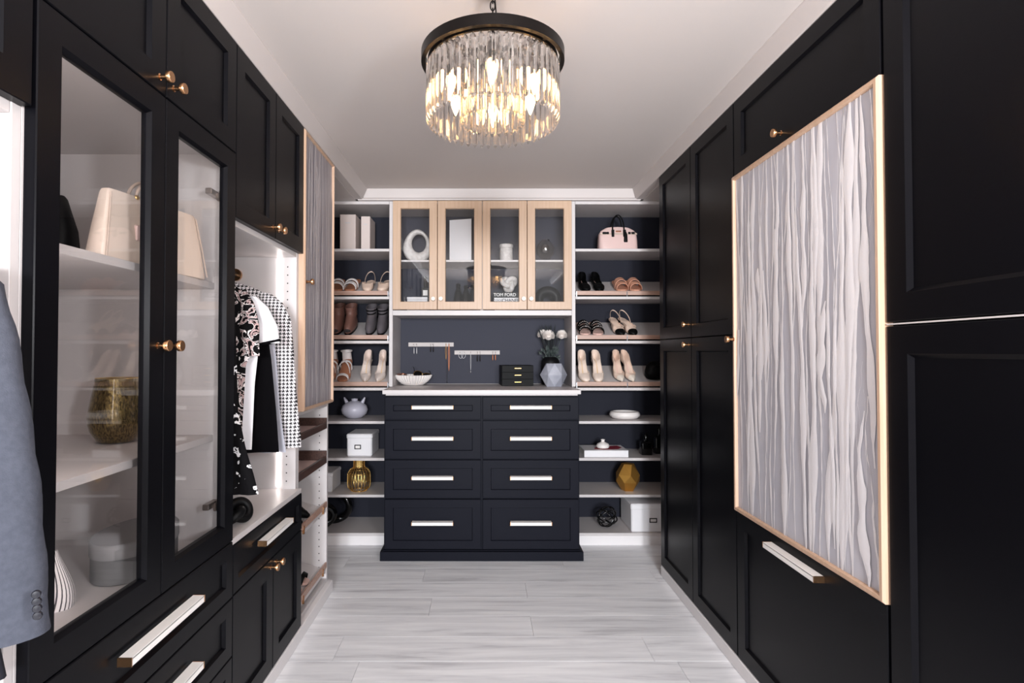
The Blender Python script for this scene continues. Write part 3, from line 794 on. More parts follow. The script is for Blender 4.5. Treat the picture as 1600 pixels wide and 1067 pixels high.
def sandal(par, strap, insole, heelm, L_=.215, hh=.05, style='band', side=1):
    W = foot_w('round'); bot = [(0, .008), (.12, .006), (.30, .006), (.75, hh), (1, hh + .002)]
    N = 22; so = []
    for k in range(N):
        t = k / (N - 1); y = t * L_; w = interp(W, t); b = interp(bot, t)
        so.append([(-w, y, b + .003), (-w * .9, y, b + .006), (w * .9, y, b + .006), (w, y, b + .003), (w * .95, y, b - .005), (-w * .95, y, b - .005)])
    MB().loft(so).build('footbed', insole, par, 40)
    def arch(t, h, width, name='strap', m_=strap, skew=0.0, sc=1.05):
        w = interp(W, t) * sc; b = interp(bot, t); secs = []
        for k in range(13):
            a = PI * k / 12; x = -w * math.cos(a); z = b + .002 + h * math.sin(a) ** .7; y0 = t * L_ + skew * x
            secs.append([(x, y0 - width / 2, z), (x, y0 + width / 2, z + .004), (x * .93, y0 + width / 2, z + .001), (x * .93, y0 - width / 2, z - .003)])
        MB().loft(secs).build(name, m_, par, 60)
    if style == 'band':
        arch(.20, .040, .030); arch(.36, .050, .014, skew=.3)
    elif style == 'slide':
        arch(.16, .040, .038); arch(.38, .052, .048)
    elif style == 'double':
        arch(.17, .040, .046); arch(.42, .052, .050)
        for t, h in ((.18, .046), (.42, .058)):
            m = MB(); w = interp(W, t); b = interp(bot, t)
            for k in range(9):
                a = PI * (.15 + .7 * k / 8); m.ball((-w * math.cos(a), t * L_ - .012, b + h * math.sin(a) ** .7), .0032, 6, 4)
            o = m.build('gem_trim', 'gem', par, 60); o['kind'] = 'stuff'
    elif style == 'strappy':
        arch(.13, .032, .018)
        for sk in (.9, -.9): arch(.50, .062, .008, skew=sk, sc=1.1)
        p = [(.033 * math.sin(-PI * .95 + 1.9 * PI * k / 20), L_ * .80 - .042 * math.cos(-PI * .95 + 1.9 * PI * k / 20) * -1, hh + .075 - .01 * math.cos(-PI * .95 + 1.9 * PI * k / 20)) for k in range(21)]
        MB().tube(p, .003, 6, flat=(1.3, .7)).build('ankle_strap', strap, par, 60)
        m = MB(); secs = []
        for k in range(9):
            a = -PI * .5 + PI * k / 8
            secs.append([(.029 * math.sin(a), L_ * .80 + .04 * math.cos(a), hh), (.026 * math.sin(a), L_ * .80 + .037 * math.cos(a), hh + .07)])
        m.loft(secs, False, False).build('heel_counter', strap, par, 60)
    if hh > .03:
        MB().loft([[(r * math.cos(2 * PI * j / 12), L_ * .93 + r * math.sin(2 * PI * j / 12), z) for j in range(12)] for r, z in ((.024, hh - .004), (.018, hh * .5), (.017, 0))]).build('heel', heelm, par, 40)
def boot(par, upper, H=.135, L_=.225, peep=False, cuff=None, w=.043):
    secs = []
    fr = [(0, .004), (.018, 0), (.04, .012), (.06, .05), (.08, .085), (.10, .098), (H, .094)]
    bk = [(0, L_ - .004), (.03, L_), (.07, L_ - .012), (H, L_ - .004)]
    ww = [(0, w * .82), (.02, w * .95), (.05, w * .82), (.08, w * .80), (H, w * 1.0)]
    n = 24; zs = [0, .008, .018, .03, .042, .054, .066, .08, .095, .11, H - .006, H]
    for z in zs:
        a, b, c = interp(fr, z), interp(bk, z), interp(ww, z)
        secs.append([(x, y, z + .012) for x, y in ellipse(0, (a + b) / 2, c, (b - a) / 2, n, 2.4)])
    a, b, c = interp(fr, H), interp(bk, H), interp(ww, H)
    secs.append([(x, y, H + .012) for x, y in ellipse(0, (a + b) / 2, c * .93, (b - a) / 2 * .94, n, 2.4)])
    secs.append([(x, y, H - .05) for x, y in ellipse(0, (a + b) / 2, c * .88, (b - a) / 2 * .9, n, 2.4)])
    MB().loft(secs, True).build('boot_upper', upper, par, 50)
    MB().loft([[(x, y, z) for x, y in ellipse(0, L_ / 2, w * k, L_ / 2 * 1.01, n, 2.4)] for z, k in ((0, .8), (.0117, .84))]).build('sole', 'black_leather', par, 40)
    if peep:
        MB().ball((0, .006, .028), .02, 12, 8, (1.1, .35, .55)).build('toe_opening', 'hole_black', par, 60)
    if cuff:
        for k, zz in enumerate((H - .018, H - .036)):
            MB().loft([[(x, y, zz + .012 + d) for x, y in ellipse(0, (interp(fr, zz) + interp(bk, zz)) / 2, interp(ww, zz) + .002, (interp(bk, zz) - interp(fr, zz)) / 2 + .002, n, 2.4)] for d in (0, .008)], False).build('ankle_band', cuff, par, 50)

SLOPE = math.atan2(.098, YW - .03 - YB - .022)
def place_shoe(name, label, group, px, shelf_i, off=.0, yaw=0.0):
    """toe towards the room, resting on the sloping shelf just behind its rail"""
    z = SH[shelf_i]; y = YB + .026 + off
    X = (px - PCX) * (y + .03) / FPX
    zz = z + .0243 + (y - (YB + .022)) * math.tan(SLOPE)
    return thing(name, label, 'shoe', (X, y, zz + .0042), (SLOPE, 0, yaw), group)
def pair(name, desc, pxs, shelf_i, fn, off=0.0, yaws=(0, 0)):
    for k, px in enumerate(pxs):
        t = place_shoe(name, ('left shoe' if k == 0 else 'right shoe') + ' of the ' + desc, desc, px, shelf_i, off, yaws[k])
        fn(t, -1 if k == 0 else 1)
# left shelving
pair('sandal', 'white band sandals with brown footbeds, upper left shelf', (527, 546), 1, lambda t, s_: sandal(t, 'white_leather', 'tan_insole', 'brown_leather', style='band', hh=.02), yaws=(.1, -.05))
pair('slingback_shoe', 'beige slingback flats, upper left shelf', (575, 596), 1, lambda t, s_: pump(t, 'beige_leather', 'beige_leather', 'beige_leather', hh=.012, kind='round', low_back=True, side=s_), yaws=(.06, -.06))
pair('ankle_boot', 'rose-brown peep-toe ankle boots, left shelving', (525, 544), 2, lambda t, s_: boot(t, 'brown_leather', peep=True, H=.13, w=.0345))
pair('ankle_boot', 'dark grey suede ankle boots, left shelving', (577, 595), 2, lambda t, s_: boot(t, 'grey_suede', cuff='black_leather', H=.125, w=.0325))
pair('heeled_sandal', 'white strappy heeled sandals, left shelving', (513, 536), 3, lambda t, s_: sandal(t, 'white_leather', 'tan_insole', 'white_leather', style='strappy', hh=.06))
pair('pump', 'glittering champagne pumps, left shelving', (572, 591), 3, lambda t, s_: pump(t, 'glitter', 'nude_insole', 'glitter', hh=.065, side=s_), yaws=(.05, -.05))
# right shelving
pair('loafer', 'plain black low shoes, upper right shelf', (916, 936), 1, lambda t, s_: pump(t, 'black_leather', 'pink_insole', 'black_leather', hh=.012, kind='round', tc=.52, side=s_))
pair('slide_sandal', 'tan wide-strap slides, upper right shelf', (972, 993), 1, lambda t, s_: sandal(t, 'tan_leather', 'tan_leather', 'tan_leather', style='slide', hh=.012))
pair('slide_sandal', 'black jewelled double-strap slides, right shelving', (914, 934), 2, lambda t, s_: sandal(t, 'black_leather', 'pink_insole', 'black_leather', style='double', hh=.012))
pair('slingback_shoe', 'beige slingbacks with black toe caps, right shelving', (970, 989), 2, lambda t, s_: pump(t, 'beige_leather', 'beige_leather', 'black_leather', hh=.04, kind='round', low_back=True, toe_mat='black_leather', side=s_), yaws=(.10, .22))
pair('pump', 'cream pumps with grey soles, right shelving', (915, 934), 3, lambda t, s_: pump(t, 'cream_leather', 'nude_insole', 'grey_sole', hh=.065, kind='round', side=s_), yaws=(.03, -.03))
pair('pump', 'pale snakeskin-print pumps, right shelving', (970, 987), 3, lambda t, s_: pump(t, 'beige_leather', 'pink_insole', 'black_leather', hh=.065, toe_mat='snake_print', side=s_), yaws=(.02, .14))
# black heels on the sloping shelves of the left tower
for k, (yy, w, lab) in enumerate(((2.355, .43, 'black heeled shoe on the upper sloping shelf of the shoe tower'), (2.455, .43, 'second black heeled shoe, further back on the upper sloping shelf of the shoe tower'),
                             (2.355, .15, 'black strappy shoe on the lowest sloping shelf of the shoe tower'), (2.455, .15, 'second black strappy shoe, further back on the lowest shelf of the shoe tower'))):
    sl = math.atan2(.1, .336)
    t = thing('black_heel', lab, 'shoe', (XL - .022, yy, w - .036 + .0115), (sl, 0, PI / 2), 'black heels in the shoe tower')
    if k < 2: pump(t, 'black_leather', 'hole_black', 'black_leather', hh=.05)
    else: sandal(t, 'black_leather', 'pink_insole', 'black_leather', style='strappy', hh=.05)

# ================================================================== BAGS
def satchel():
    y = YB + .14; z = SH[0]; X = (965 - PCX) * y / FPX
    t = thing('handbag', 'pale pink satchel with black handles on the top right shelf', 'handbag', (X, y, z + .001))
    W, H, D = .116, .142, .058
    rows = [(0, 1.0, 1.0), (.01, 1.02, 1.0), (.5, 1.0, .85), (.78, .98, .6), (.9, .88, .42), (1.0, .62, .25)]
    secs = []
    for k, a, d in rows:
        secs.append([(x, yy, H * k + (.012 * math.cos(x / W * PI / 2) if k > .8 else 0)) for x, yy in ellipse(0, 0, W * a, D * d, 28, 5)])
    MB().loft(secs).build('bag_body', 'pink_leather', t, 40)
    m = MB(); m.loft([[(x, -D * d - .0015, H * k + (.012 * math.cos(x / W * PI / 2) if k > .8 else 0)) for k, d in ((.72, .66), (.80, .57))] for x in [W * (-.96 + 1.92 * j / 20) for j in range(21)]], False, False)
    m.build('flap_seam', 'cream_edge', t, 60)
    for s_, yo in ((1, -.034), (-1, .034)):
        p = []
        for k in range(25):
            a = PI * k / 24
            p.append((-.035 * math.cos(a), yo * (1 - .5 * math.sin(a)), H * .80 + .112 * math.sin(a) ** .75))
        MB().tube(p, .0042, 8).build('handle', 'black_leather', t, 60)
    for x in (-.035, .035):
        MB().box(x - .008, x + .008, -.046, -.036, H * .62, H * .93, .002).build('handle_tab', 'black_leather', t)
    for x, w in ((-.085, .011), (-.066, .008), (.066, .008), (.088, .010)):
        MB().box(x - w, x + w, -.040, -.026, H * .74, H * .84, .002).build('side_strap', 'black_leather', t)
    MB().box(-.016, .016, -.037, -.030, H * .84, H * .90, .001).build('clasp_plate', 'rose_gold', t)
    MB().loft([[(.040 + x, -.050 + yy, z_) for x, yy in ellipse(0, 0, r, r * .6, 10)] for r, z_ in ((.003, H * .84), (.010, H * .70), (.012, H * .42), (.010, H * .38))]).build('tassel', 'black_leather', t, 50)
satchel()
def tote():
    # cream frame bag on the upper shelf of the glass cabinet, its wide face to the aisle
    z = 1.3155
    t = thing('handbag', 'large cream structured handbag behind glass on the upper cabinet shelf', 'handbag', (-.806, 1.375, z), (0, 0, -.2))
    LY, H, D = .165, .165, .030
    secs = []
    for k, a, d in ((0, 1, 1), (.03, 1.01, 1.02), (.5, .93, .78), (.95, .845, .5), (1, .82, .42)):
        secs.append([(x, y, H * k) for x, y in ellipse(0, 0, D * d, LY * a, 28, 7)])
    MB().loft(secs).build('bag_body', 'cream_leather', t, 40)
    m = MB()
    for s_ in (1, -1):
        p = [(D * d * 1.0 + .001, s_ * LY * a * .955, H * k) for k, a, d in ((.03, 1.01, 1.02), (.5, .93, .78), (.95, .845, .5))]
        MB().tube(p, .002, 6).build('piping', 'cream_edge', t, 60)
    MB().box(D * .8 - .004, D * .8 + .004, -.075, .045, H * .36, H * .58, .002).build('front_pocket', 'pink_leather', t)
    for xx in (.012, -.012):
        p = [(xx, -.06 * math.cos(PI * k / 18), H * .97 + .052 * math.sin(PI * k / 18)) for k in range(19)]
        MB().tube(p, .004, 8).build('handle', 'cream_edge', t, 60)
    for yy in (-.06, .06): MB().ball((.012, yy, H * .985), .0065, 10, 6).build('handle_ring', 'gold', t, 60)
tote()
def chain_bag():
    z = 1.3155
    t = thing('handbag', 'small black handbag with a gold chain behind the left glass door', 'handbag', (-.965, 1.27, z))
    secs = [[(x, y, .155 * k) for x, y in ellipse(0, 0, .05 * a, .038 * d, 20, 4)] for k, a, d in ((0, 1, 1), (.5, .92, .75), (.95, .55, .35), (1, .45, .2))]
    MB().loft(secs).build('bag_body', 'black_leather', t, 40)
    n = 16
    for k in range(n):
        q = k / (n - 1); c = Vector((-.02 + .045 * q, -.026 - .012 * q, .160 - .11 * q)); p = []
        for j in range(8):
            a = 2 * PI * j / 8; u = .0042 * math.cos(a); v = .0062 * math.sin(a)
            p.append((c.x + (u if k % 2 else 0) + v * .5, c.y + (0 if k % 2 else u), c.z - v * .85))
        MB().tube(p, .0012, 5, ring=True).build('chain_link', 'gold', t, 60)
chain_bag()

# ================================================================== THINGS IN THE GLASS CABINET
def mercury_vase():
    p = at(183, 690, 1.47)
    t = thing('glass_vase', 'gold speckled mercury glass vase on the middle shelf behind glass', 'vase', (p.x, 1.47, .8885))
    H = .164; pr = [(.034, 0), (.044, .004), (.060, .03), (.066, .055), (.063, .09), (.055, .13), (.050, H), (.047, H), (.052, .13), (.060, .09), (.063, .055), (.056, .03), (.03, .01)]
    MB().lathe(pr, 40).build('vase_wall', 'mercury_gold', t, 40)
    MB().lathe([(.0485 + .0016 * math.cos(2 * PI * k / 8), H + .0016 * math.sin(2 * PI * k / 8)) for k in range(9)], 40, cap=False).build('rim', 'gold', t, 60)
mercury_vase()
def oval_box():
    t = thing('oval_box', 'oval grey lidded box on the cabinet floor behind the glass doors', 'box', (-.852, 1.405, .595), (0, 0, .05))
    MB().loft([[(x, y, z) for x, y in ellipse(0, 0, .080 * k, .125 * k, 40)] for z, k in ((0, .98), (.002, 1), (.066, 1))]).build('box_base', 'box_grey', t, 40)
    MB().loft([[(x, y, z) for x, y in ellipse(0, 0, .0825 * k, .1275 * k, 40)] for z, k in ((.058, 1), (.088, 1), (.091, .98))]).build('lid', 'box_lid', t, 40)
oval_box()
def pouch():
    m = MB(); secs = []
    for k in range(12):
        q = k / 11; w = .055 * (1 - .72 * q ** 1.5); d = .030 * (1 - .75 * q)
        secs.append([(x + .004 * math.sin(5 * q), y, .118 * q) for x, y in ellipse(0, 0, w, d, 32, 3)])
    m.loft(secs, uv=lambda k, j: (j / 32, k / 11))
    o = m.build('striped_pouch', 'stripe_cloth', None, 50)
    o.location = (-.905, 1.175, .595); o.rotation_euler = (0, .12, .3); tag(o, 'white pouch with thin dark stripes low in the left glass door', 'pouch')
pouch()

# ================================================================== CLOTHES
def hook(par, x, z0, zr, y=0.0):
    p = [(x, y, z0), (x, y, zr - .018)] + [(x + .0145 * math.sin(a), y, zr - .0005 + .0145 * -math.cos(a) + .0) for a in [PI * (.0 + k / 10 * 1.5) for k in range(11)]]
    MB().tube(p, .0018, 6).build('hanger_hook', 'dark_metal', par, 60)
def garment(name, label, Y, edge, d, material, cx_=-.965, xmin=-1.232, waves=7, amp=.006, group=None, neck=.07, uvs=1.0, rod=None):
    """body of a hung garment: edge = right outline as pixels from the shoulder down"""
    pts = [at(px, py, Y) for px, py in edge]; tab = sorted((p.z, p.x) for p in pts)
    z0, z1 = tab[0][0], tab[-1][0]; t = thing(name, label, 'clothes', (cx_, Y, z0), (0, 0, 0), group)
    nz, nx = 30, 44; secs = []
    rnd = random.Random(sum(map(ord, label))); ph = rnd.uniform(0, 6)
    for k in range(nz + 1):
        z = z0 + (z1 - z0) * k / nz; xr = lerp_tab(tab, z); hw = xr - cx_; xl = max(xmin, cx_ - hw)
        q = 1 - k / nz; row = []
        for j in range(nx):
            a = 2 * PI * j / nx; s_ = math.cos(a); x = (xl + xr) / 2 + (xr - xl) / 2 * s_
            yy = -d * math.sin(a) * (.5 + .5 * q ** .4) + amp * q * math.sin(waves * s_ * 2 + ph + 1.2 * q)
            row.append((x - cx_, yy, z - z0))
        secs.append(row)
    MB().loft(secs, uv=lambda k, j: (uvs * secs[k][j][0], uvs * secs[k][j][2])).build('garment_body', material, t, 60)
    if rod: hook(t, (rod[0] - cx_), z1 - z0 - .004, rod[1] - z0 + .0135)
    return t, z0, z1
def sleeve(par, o, Y, path, material, flat=.55, name='sleeve', uvs=1.0):
    """path: (px, py, half-width px) at depth Y; o = origin of the parent"""
    secs = []; L0 = 0; prev = None; ls = []
    for px, py, hw in path:
        c = at(px, py, Y) - Vector(o); r = hw * Y / FPX
        if prev is not None: L0 += (c - prev).length
        prev = c; ls.append(L0)
        secs.append((c, r))
    # resample smoothly
    out = []; n = 26; uvrow = []
    for k in range(n + 1):
        s_ = L0 * k / n
        cx_ = lerp_tab([(l, c.x) for l, (c, r) in zip(ls, secs)], s_); cz = lerp_tab([(l, c.z) for l, (c, r) in zip(ls, secs)], s_); r = lerp_tab([(l, r) for l, (c, r) in zip(ls, secs)], s_)
        out.append([(cx_ + r * math.cos(2 * PI * j / 28), -flat * r * math.sin(2 * PI * j / 28) + .0025 * math.sin(6 * s_ * 10 + j), cz) for j in range(28)])
        uvrow.append(s_)
    MB().loft(out, uv=lambda k, j: (out[k][j][0] * uvs, -uvrow[k] * uvs)).build(name, material, par, 60)
    return out
ROD = (XL - .235, 1.42)
g1, z0, _ = garment('houndstooth_jacket', 'black and white houndstooth jacket, last on the hanging rail', 2.06, [(372, 442), (398, 450), (420, 462), (428, 500), (430, 700)], .035, 'houndstooth', rod=ROD)
sleeve(g1, g1.location, 2.06, [(412, 458, 10), (424, 472, 17), (436, 500, 19), (441, 560, 18.5), (446, 620, 17.5), (454, 698, 17)], 'houndstooth')
g2, _, _ = garment('lilac_grey_top', 'pale grey pleated top between the black and the houndstooth jacket', 1.985, [(372, 452), (410, 470), (424, 500), (432, 560), (438, 640), (448, 706)], .022, 'cloth_lilac', waves=12, amp=.008, rod=ROD)
g3, _, _ = garment('black_coat', 'long plain black coat in the middle of the hanging rail', 1.92, [(372, 452), (404, 475), (418, 520), (424, 560), (432, 640), (437, 706)], .024, 'cloth_black', rod=ROD)
g4, _, _ = garment('white_blouse', 'white blouse with black edging on the hanging rail', 1.855, [(372, 458), (396, 470), (408, 500), (404, 545), (398, 600), (394, 702)], .020, 'cloth_white', rod=ROD)
o = sleeve(g4, g4.location, 1.835, [(388, 462, 8), (402, 480, 14), (412, 510, 18), (414, 536, 20)], 'cloth_white', .5)
r_ = o[-1]
MB().tube([(x, y, z + .02 * ((x - r_[14][0]) / (r_[0][0] - r_[14][0]) - .5)) for x, y, z in r_], .0042, 6, ring=True).build('black_edging', 'cloth_black', g4, 60)
g5, _, _ = garment('floral_robe', 'black robe with blush floral print at the front of the hanging rail', 1.775, [(370, 448), (388, 462), (397, 500), (398, 540), (384, 570), (380, 640), (378, 680)], .022, 'floral_print', rod=ROD, uvs=1.0)
sleeve(g5, g5.location, 1.755, [(374, 452, 6), (382, 475, 12), (385, 510, 16), (386, 556, 15)], 'floral_print', .5)
g6, _, _ = garment('leaf_scarf', 'black scarf with white leaf print hanging lowest on the rail', 1.72, [(366, 452), (369, 520), (372, 640), (384, 700), (396, 740), (404, 772)], .016, 'leaf_print', rod=ROD, cx_=-.84, uvs=1.0)
# grey jacket in the nearest wardrobe
jy = .78
tj = thing('grey_jacket', 'grey wool suit jacket hanging at the left edge with cuff buttons', 'clothes', (-.86, jy, .70))
sleeve(tj, tj.location, jy, [(-70, 400, 20), (-52, 440, 48), (-36, 520, 54), (-26, 620, 60), (-15, 740, 66), (-6, 880, 68), (2, 990, 66)], 'cloth_grey', .75)
MB().loft([[(x - .02, y, z) for x, y in ellipse(-.10, .0, w, .035, 24, 3)] for z, w in ((.02, .2), (.3, .19), (.55, .19), (.63, .15), (.66, .06))]).build('jacket_body', 'cloth_grey', tj, 50)
MB().tube([(-.105, 0, .65), (-.105, 0, .69), (-.100, 0, .712), (-.11, 0, .728), (-.122, 0, .716)], .0018, 6).build('hanger_hook', 'dark_metal', tj, 60)
for k in range(4):
    p = at(57 + k * .7, 928 + k * 11, jy - .045) - tj.location
    b_ = MB().lathe([(.001, .004), (.0045, .0035), (.0055, .002), (.0055, 0)], 12).build('cuff_button', 'button_dark', tj, 40)
    b_.location = p; b_.rotation_euler = (PI / 2, 0, .5)
tn = thing('navy_garment', 'dark navy garment behind the grey jacket at the left edge', 'clothes', (-.83, jy + .066, .64))
MB().loft([[(x - .14 * z, y, z) for x, y in ellipse(0, 0, w, .018, 24, 3)] for z, w in ((.0, .125), (.05, .12), (.3, .10), (.5, .08), (.66, .06), (.70, .03))]).build('garment_body', 'cloth_navy', tn, 50)
hook(tn, XL - .24 + .83, .70, 1.40 - .64 + .0135)

# black twisted knot on the worktop
def knot(name, label, loc, R_, r, material, rot=(0, 0, 0), flat=1.0, mode='trefoil'):
    p = []
    for k in range(72):
        a = 2 * PI * k / 72
        if mode == 'trefoil': q = Vector((math.sin(a) + 2 * math.sin(2 * a), math.cos(a) - 2 * math.cos(2 * a), -math.sin(3 * a) * flat)) / 3
        else: q = Vector((math.cos(a), math.sin(a), .28 * math.sin(2 * a)))
        p.append(q * R_)
    m = MB().tube(p, r, 12, ring=True); e = Matrix.Identity(3)
    from mathutils import Euler
    e = Euler(rot).to_matrix(); m.v = [tuple(e @ Vector(v)) for v in m.v]
    lo = min(v[2] for v in m.v); m.v = [(v[0], v[1], v[2] - lo) for v in m.v]
    o = m.build(name, material, None, 60); o.location = loc
    return o
tag(knot('knot_sculpture', '', (-.775, 1.765, .5905), .052, .014, 'ceramic_black', (0.25, .2, .4)), 'black chain-link knot ornament on the worktop under the hanging clothes', 'ornament')

# ================================================================== LEFT SHELVING THINGS
def upright_box(px0, px1, py, y, depth, label):
    a, b = at(px0, 388, y), at(px1, 388, y); h = at(px0, py, y).z - SH[0]
    t = thing('box_file', label, 'box', ((a.x + b.x) / 2, y, SH[0] + .0005)); w = (b.x - a.x) / 2
    MB().box(-w, w, 0, depth, 0, h, .002).build('box_body', 'box_cream', t)
    MB().box(-w * .35, w * .35, -.0006, .0002, h * .75, h * .78).build('embossed_mark', 'box_pale', t)
upright_box(531, 555.5, 335, YB + .06, .16, 'wide cream upright box on the top left shelf')
upright_box(564, 578, 338, YB + .07, .16, 'narrow cream upright box on the top left shelf')
def horn_vase():
    X = at(554, 650, YB + .15).x
    t = thing('eared_vase', 'round grey vase with two horn handles on the left shelving', 'vase', (X, YB + .15, SH[4] + .0005))
    MB().lathe([(.026, 0), (.045, .004), (.072, .028), (.080, .052), (.072, .076), (.05, .094), (.024, .104), (.018, .106), (.020, .118), (.015, .118), (.013, .10), (.01, .09)], 40).build('vase_body', 'ceramic_grey', t, 45)
    for s_ in (1, -1):
        MB().tube([(s_ * .044, 0, .088), (s_ * .054, -.002, .108), (s_ * .063, -.003, .126)], [.013, .0095, .004], 10).build('horn_handle', 'ceramic_grey', t, 60)
horn_vase()
def label_box(name, label, x0, x1, y0, y1, z0, h, labelx, lw=.026, lh=.018):
    t = thing(name, label, 'box', ((x0 + x1) / 2, (y0 + y1) / 2, z0 + .0005)); w, d = (x1 - x0) / 2, (y1 - y0) / 2
    MB().box(-w, w, -d, d, 0, h * .97, .006).build('box_base', 'box_white', t)
    MB().box(-w - .003, w + .003, -d - .003, d + .003, h * .78, h, .006).build('lid', 'box_white', t)
    lx = labelx - t.location.x
    MB(lambda u, n, w_: (lx + u, -d - n, h * .42 + w_)).frame(-lw, lw, -lh, lh, [(0, .0), (0, .003), (.005, .003), (.005, 0)]).build('label_holder', 'dark_metal', t)
    MB().box(lx - lw + .004, lx + lw - .004, -d - .001, -d + .001, h * .42 - lh + .004, h * .42 + lh - .004).build('label_card', 'paper', t)
a = at(542, 713, YB + .05); b = at(581, 713, YB + .05)
label_box('storage_box', 'white lidded storage box with label holder on the left shelving', a.x, b.x, YB + .05, YB + .27, SH[5], at(560, 678, YB + .05).z - SH[5], at(559, 700, YB + .05).x, .019, .013)
b = at(519, 760, YB + .05)
label_box('storage_box', 'white storage box mostly hidden behind the shoe tower, left of the wire vase', b.x - .2, b.x, YB + .05, YB + .25, SH[6], .115, b.x - .1)
def wire_vase():
    y = YB + .10; X = at(561, 760, y).x
    t = thing('wire_vase', 'gold wire cage vase on the lower left shelf', 'vase', (X, y, SH[6] + .0005))
    pr = [(.045, .003), (.064, .022), (.068, .05), (.066, .105), (.052, .128), (.034, .138), (.032, .150), (.032, .193)]
    n = 22
    for k in range(n):
        a = 2 * PI * k / n
        MB().tube([(r * math.cos(a), r * math.sin(a), z) for r, z in pr], .0025, 6).build('wire', 'gold', t, 60)
    for r, z in ((.045, .003), (.066, .105), (.033, .141), (.032, .192)):
        MB().tube([(r * math.cos(2 * PI * j / 32), r * math.sin(2 * PI * j / 32), z) for j in range(32)], .0024, 6, ring=True).build('wire_hoop', 'gold', t, 60)
wire_vase()
o = knot('twisted_sculpture', '', (at(524, 800, YB + .17).x, YB + .175, SH[7] + .0005), .082, .021, 'gloss_black', (PI / 2, .3, .2), 1.0, 'loop'); tag(o, 'glossy black twisted loop sculpture on the bottom left shelf', 'ornament')
o = knot('twisted_sculpture', '', (at(508, 800, YB + .06).x, YB + .055, SH[7] + .0005), .055, .024, 'gloss_black', (PI / 2, .6, 1.1), 1.0, 'loop'); tag(o, 'smaller glossy black loop in front of the twisted sculpture, bottom left', 'ornament')

# ================================================================== RIGHT SHELVING THINGS
y = YB + .13
t = thing('shallow_bowl', 'shallow white rounded dish on the right shelving', 'bowl', (at(976, 655, y).x, y, SH[4] + .0005))
MB().lathe([(.055, 0), (.075, .004), (.089, .018), (.091, .028), (.083, .042), (.072, .044), (.062, .036), (.05, .026), (.001, .024)], 40).build('dish', 'ceramic_white', t, 45)
y = YB + .02
a, b = at(913, 712, y), at(982, 712, y)
t = thing('art_book', 'large white art book with a red cover picture on the right shelving', 'book', ((a.x + b.x) / 2, y, SH[5] + .0005)); w = (b.x - a.x) / 2
MB().box(-w + .003, w - .003, .003, .195, .003, .036).build('pages', 'paper', t)
MB().box(-w, w, 0, .2, .0365, .040, .0006).box(-w, w, 0, .2, 0, .0027, .0006).box(-w, w, 0, .0025, .0028, .0364, .0006).build('cover', 'box_white', t)
m = MB(); m.prism([(-.06, .05), (-.01, .03), (.08, .045), (.115, .10), (.10, .17), (.05, .15), (-.02, .12), (-.05, .10)], .0402, .0406); m.build('cover_picture', 'book_red', t)
zt = SH[5] + .0412
t = thing('bud_vase', 'tiny white bud vase on top of the art book', 'vase', (at(942, 700, y + .07).x, y + .07, zt))
MB().lathe([(.020, 0), (.034, .004), (.039, .016), (.034, .028), (.018, .036), (.010, .040), (.010, .046), (.013, .054), (.008, .054), (.006, .04)], 28).build('vase_body', 'ceramic_white', t, 45)
for px, hgt, w, lab in ((1009, .125, .032, 'shorter square black bottle beside the art book'), (1030, .165, .032, 'taller square black bottle at the edge of the right wardrobe')):
    y = YB + (.12 if px == 1009 else .16); t = thing('black_bottle', lab, 'bottle', (at(px, 705, y).x, y, SH[5] + .0005), group='black bottles on the right shelving')
    MB().loft([[(x, yy, z) for x, yy in ellipse(0, 0, w * k, w * k, 24, 8)] for z, k in ((0, .95), (.003, 1), (hgt * .56, 1), (hgt * .62, .8), (hgt * .64, .36), (hgt * .70, .36))]).build('bottle_body', 'gloss_black', t, 40)
    MB().lathe([(.013, hgt * .7), (.013, hgt * .9), (.009, hgt * .97), (.003, hgt)], 16).build('stopper', 'gloss_black', t, 40)
def polyhedron(name, label, px, py, Y, z0, r, squash, material, cut, seed, cat='ornament'):
    rnd = random.Random(seed); pts = []
    for z, rr, n, ph in ((0, .55, 5, .3), (.34, .98, 6, 0), (.62, 1.0, 6, .52), (1.0, .52, 5, .1)):
        for k in range(n):
            a = 2 * PI * k / n + ph; pts.append((r * rr * math.cos(a), r * rr * math.sin(a), z * r * squash))
    o = MB().hull(pts).build(name, material); o.location = (at(px, py, Y).x, Y, z0 + .0005); tag(o, label, cat); return o
polyhedron('faceted_ornament', 'faceted gold polyhedron ornament on the lower right shelf', 981, 760, YB + .11, SH[6], .072, 2.2, 'gold_matte', 0, 1)
def orb():
    y = YB + .10; r = .062; t = thing('wire_orb', 'black geometric wire orb on the bottom right shelf', 'ornament', (at(948, 810, y).x, y, SH[7] + .0005))
    for k, (ax, an) in enumerate((('X', .35), ('X', 1.35), ('X', 2.3), ('Y', .9), ('Y', 2.2))):
        e = Matrix.Rotation(.5, 3, 'Z') @ Matrix.Rotation(an, 3, ax); rk = r - .0045 * (k % 2)
        MB().tube([Vector((0, 0, r + .004)) + e @ Vector((rk * math.cos(2 * PI * j / 40), rk * math.sin(2 * PI * j / 40), 0)) for j in range(40)], .0042, 6, ring=True).build('hoop', 'gloss_black', t, 60)
orb()
a = at(986, 828, YB + .02)
label_box('storage_box', 'white lidded storage box on the bottom right shelf', a.x, a.x + .27, YB + .012, YB + .27, SH[7], .165, at(1020, 815, YB + .02).x, .022, .013)
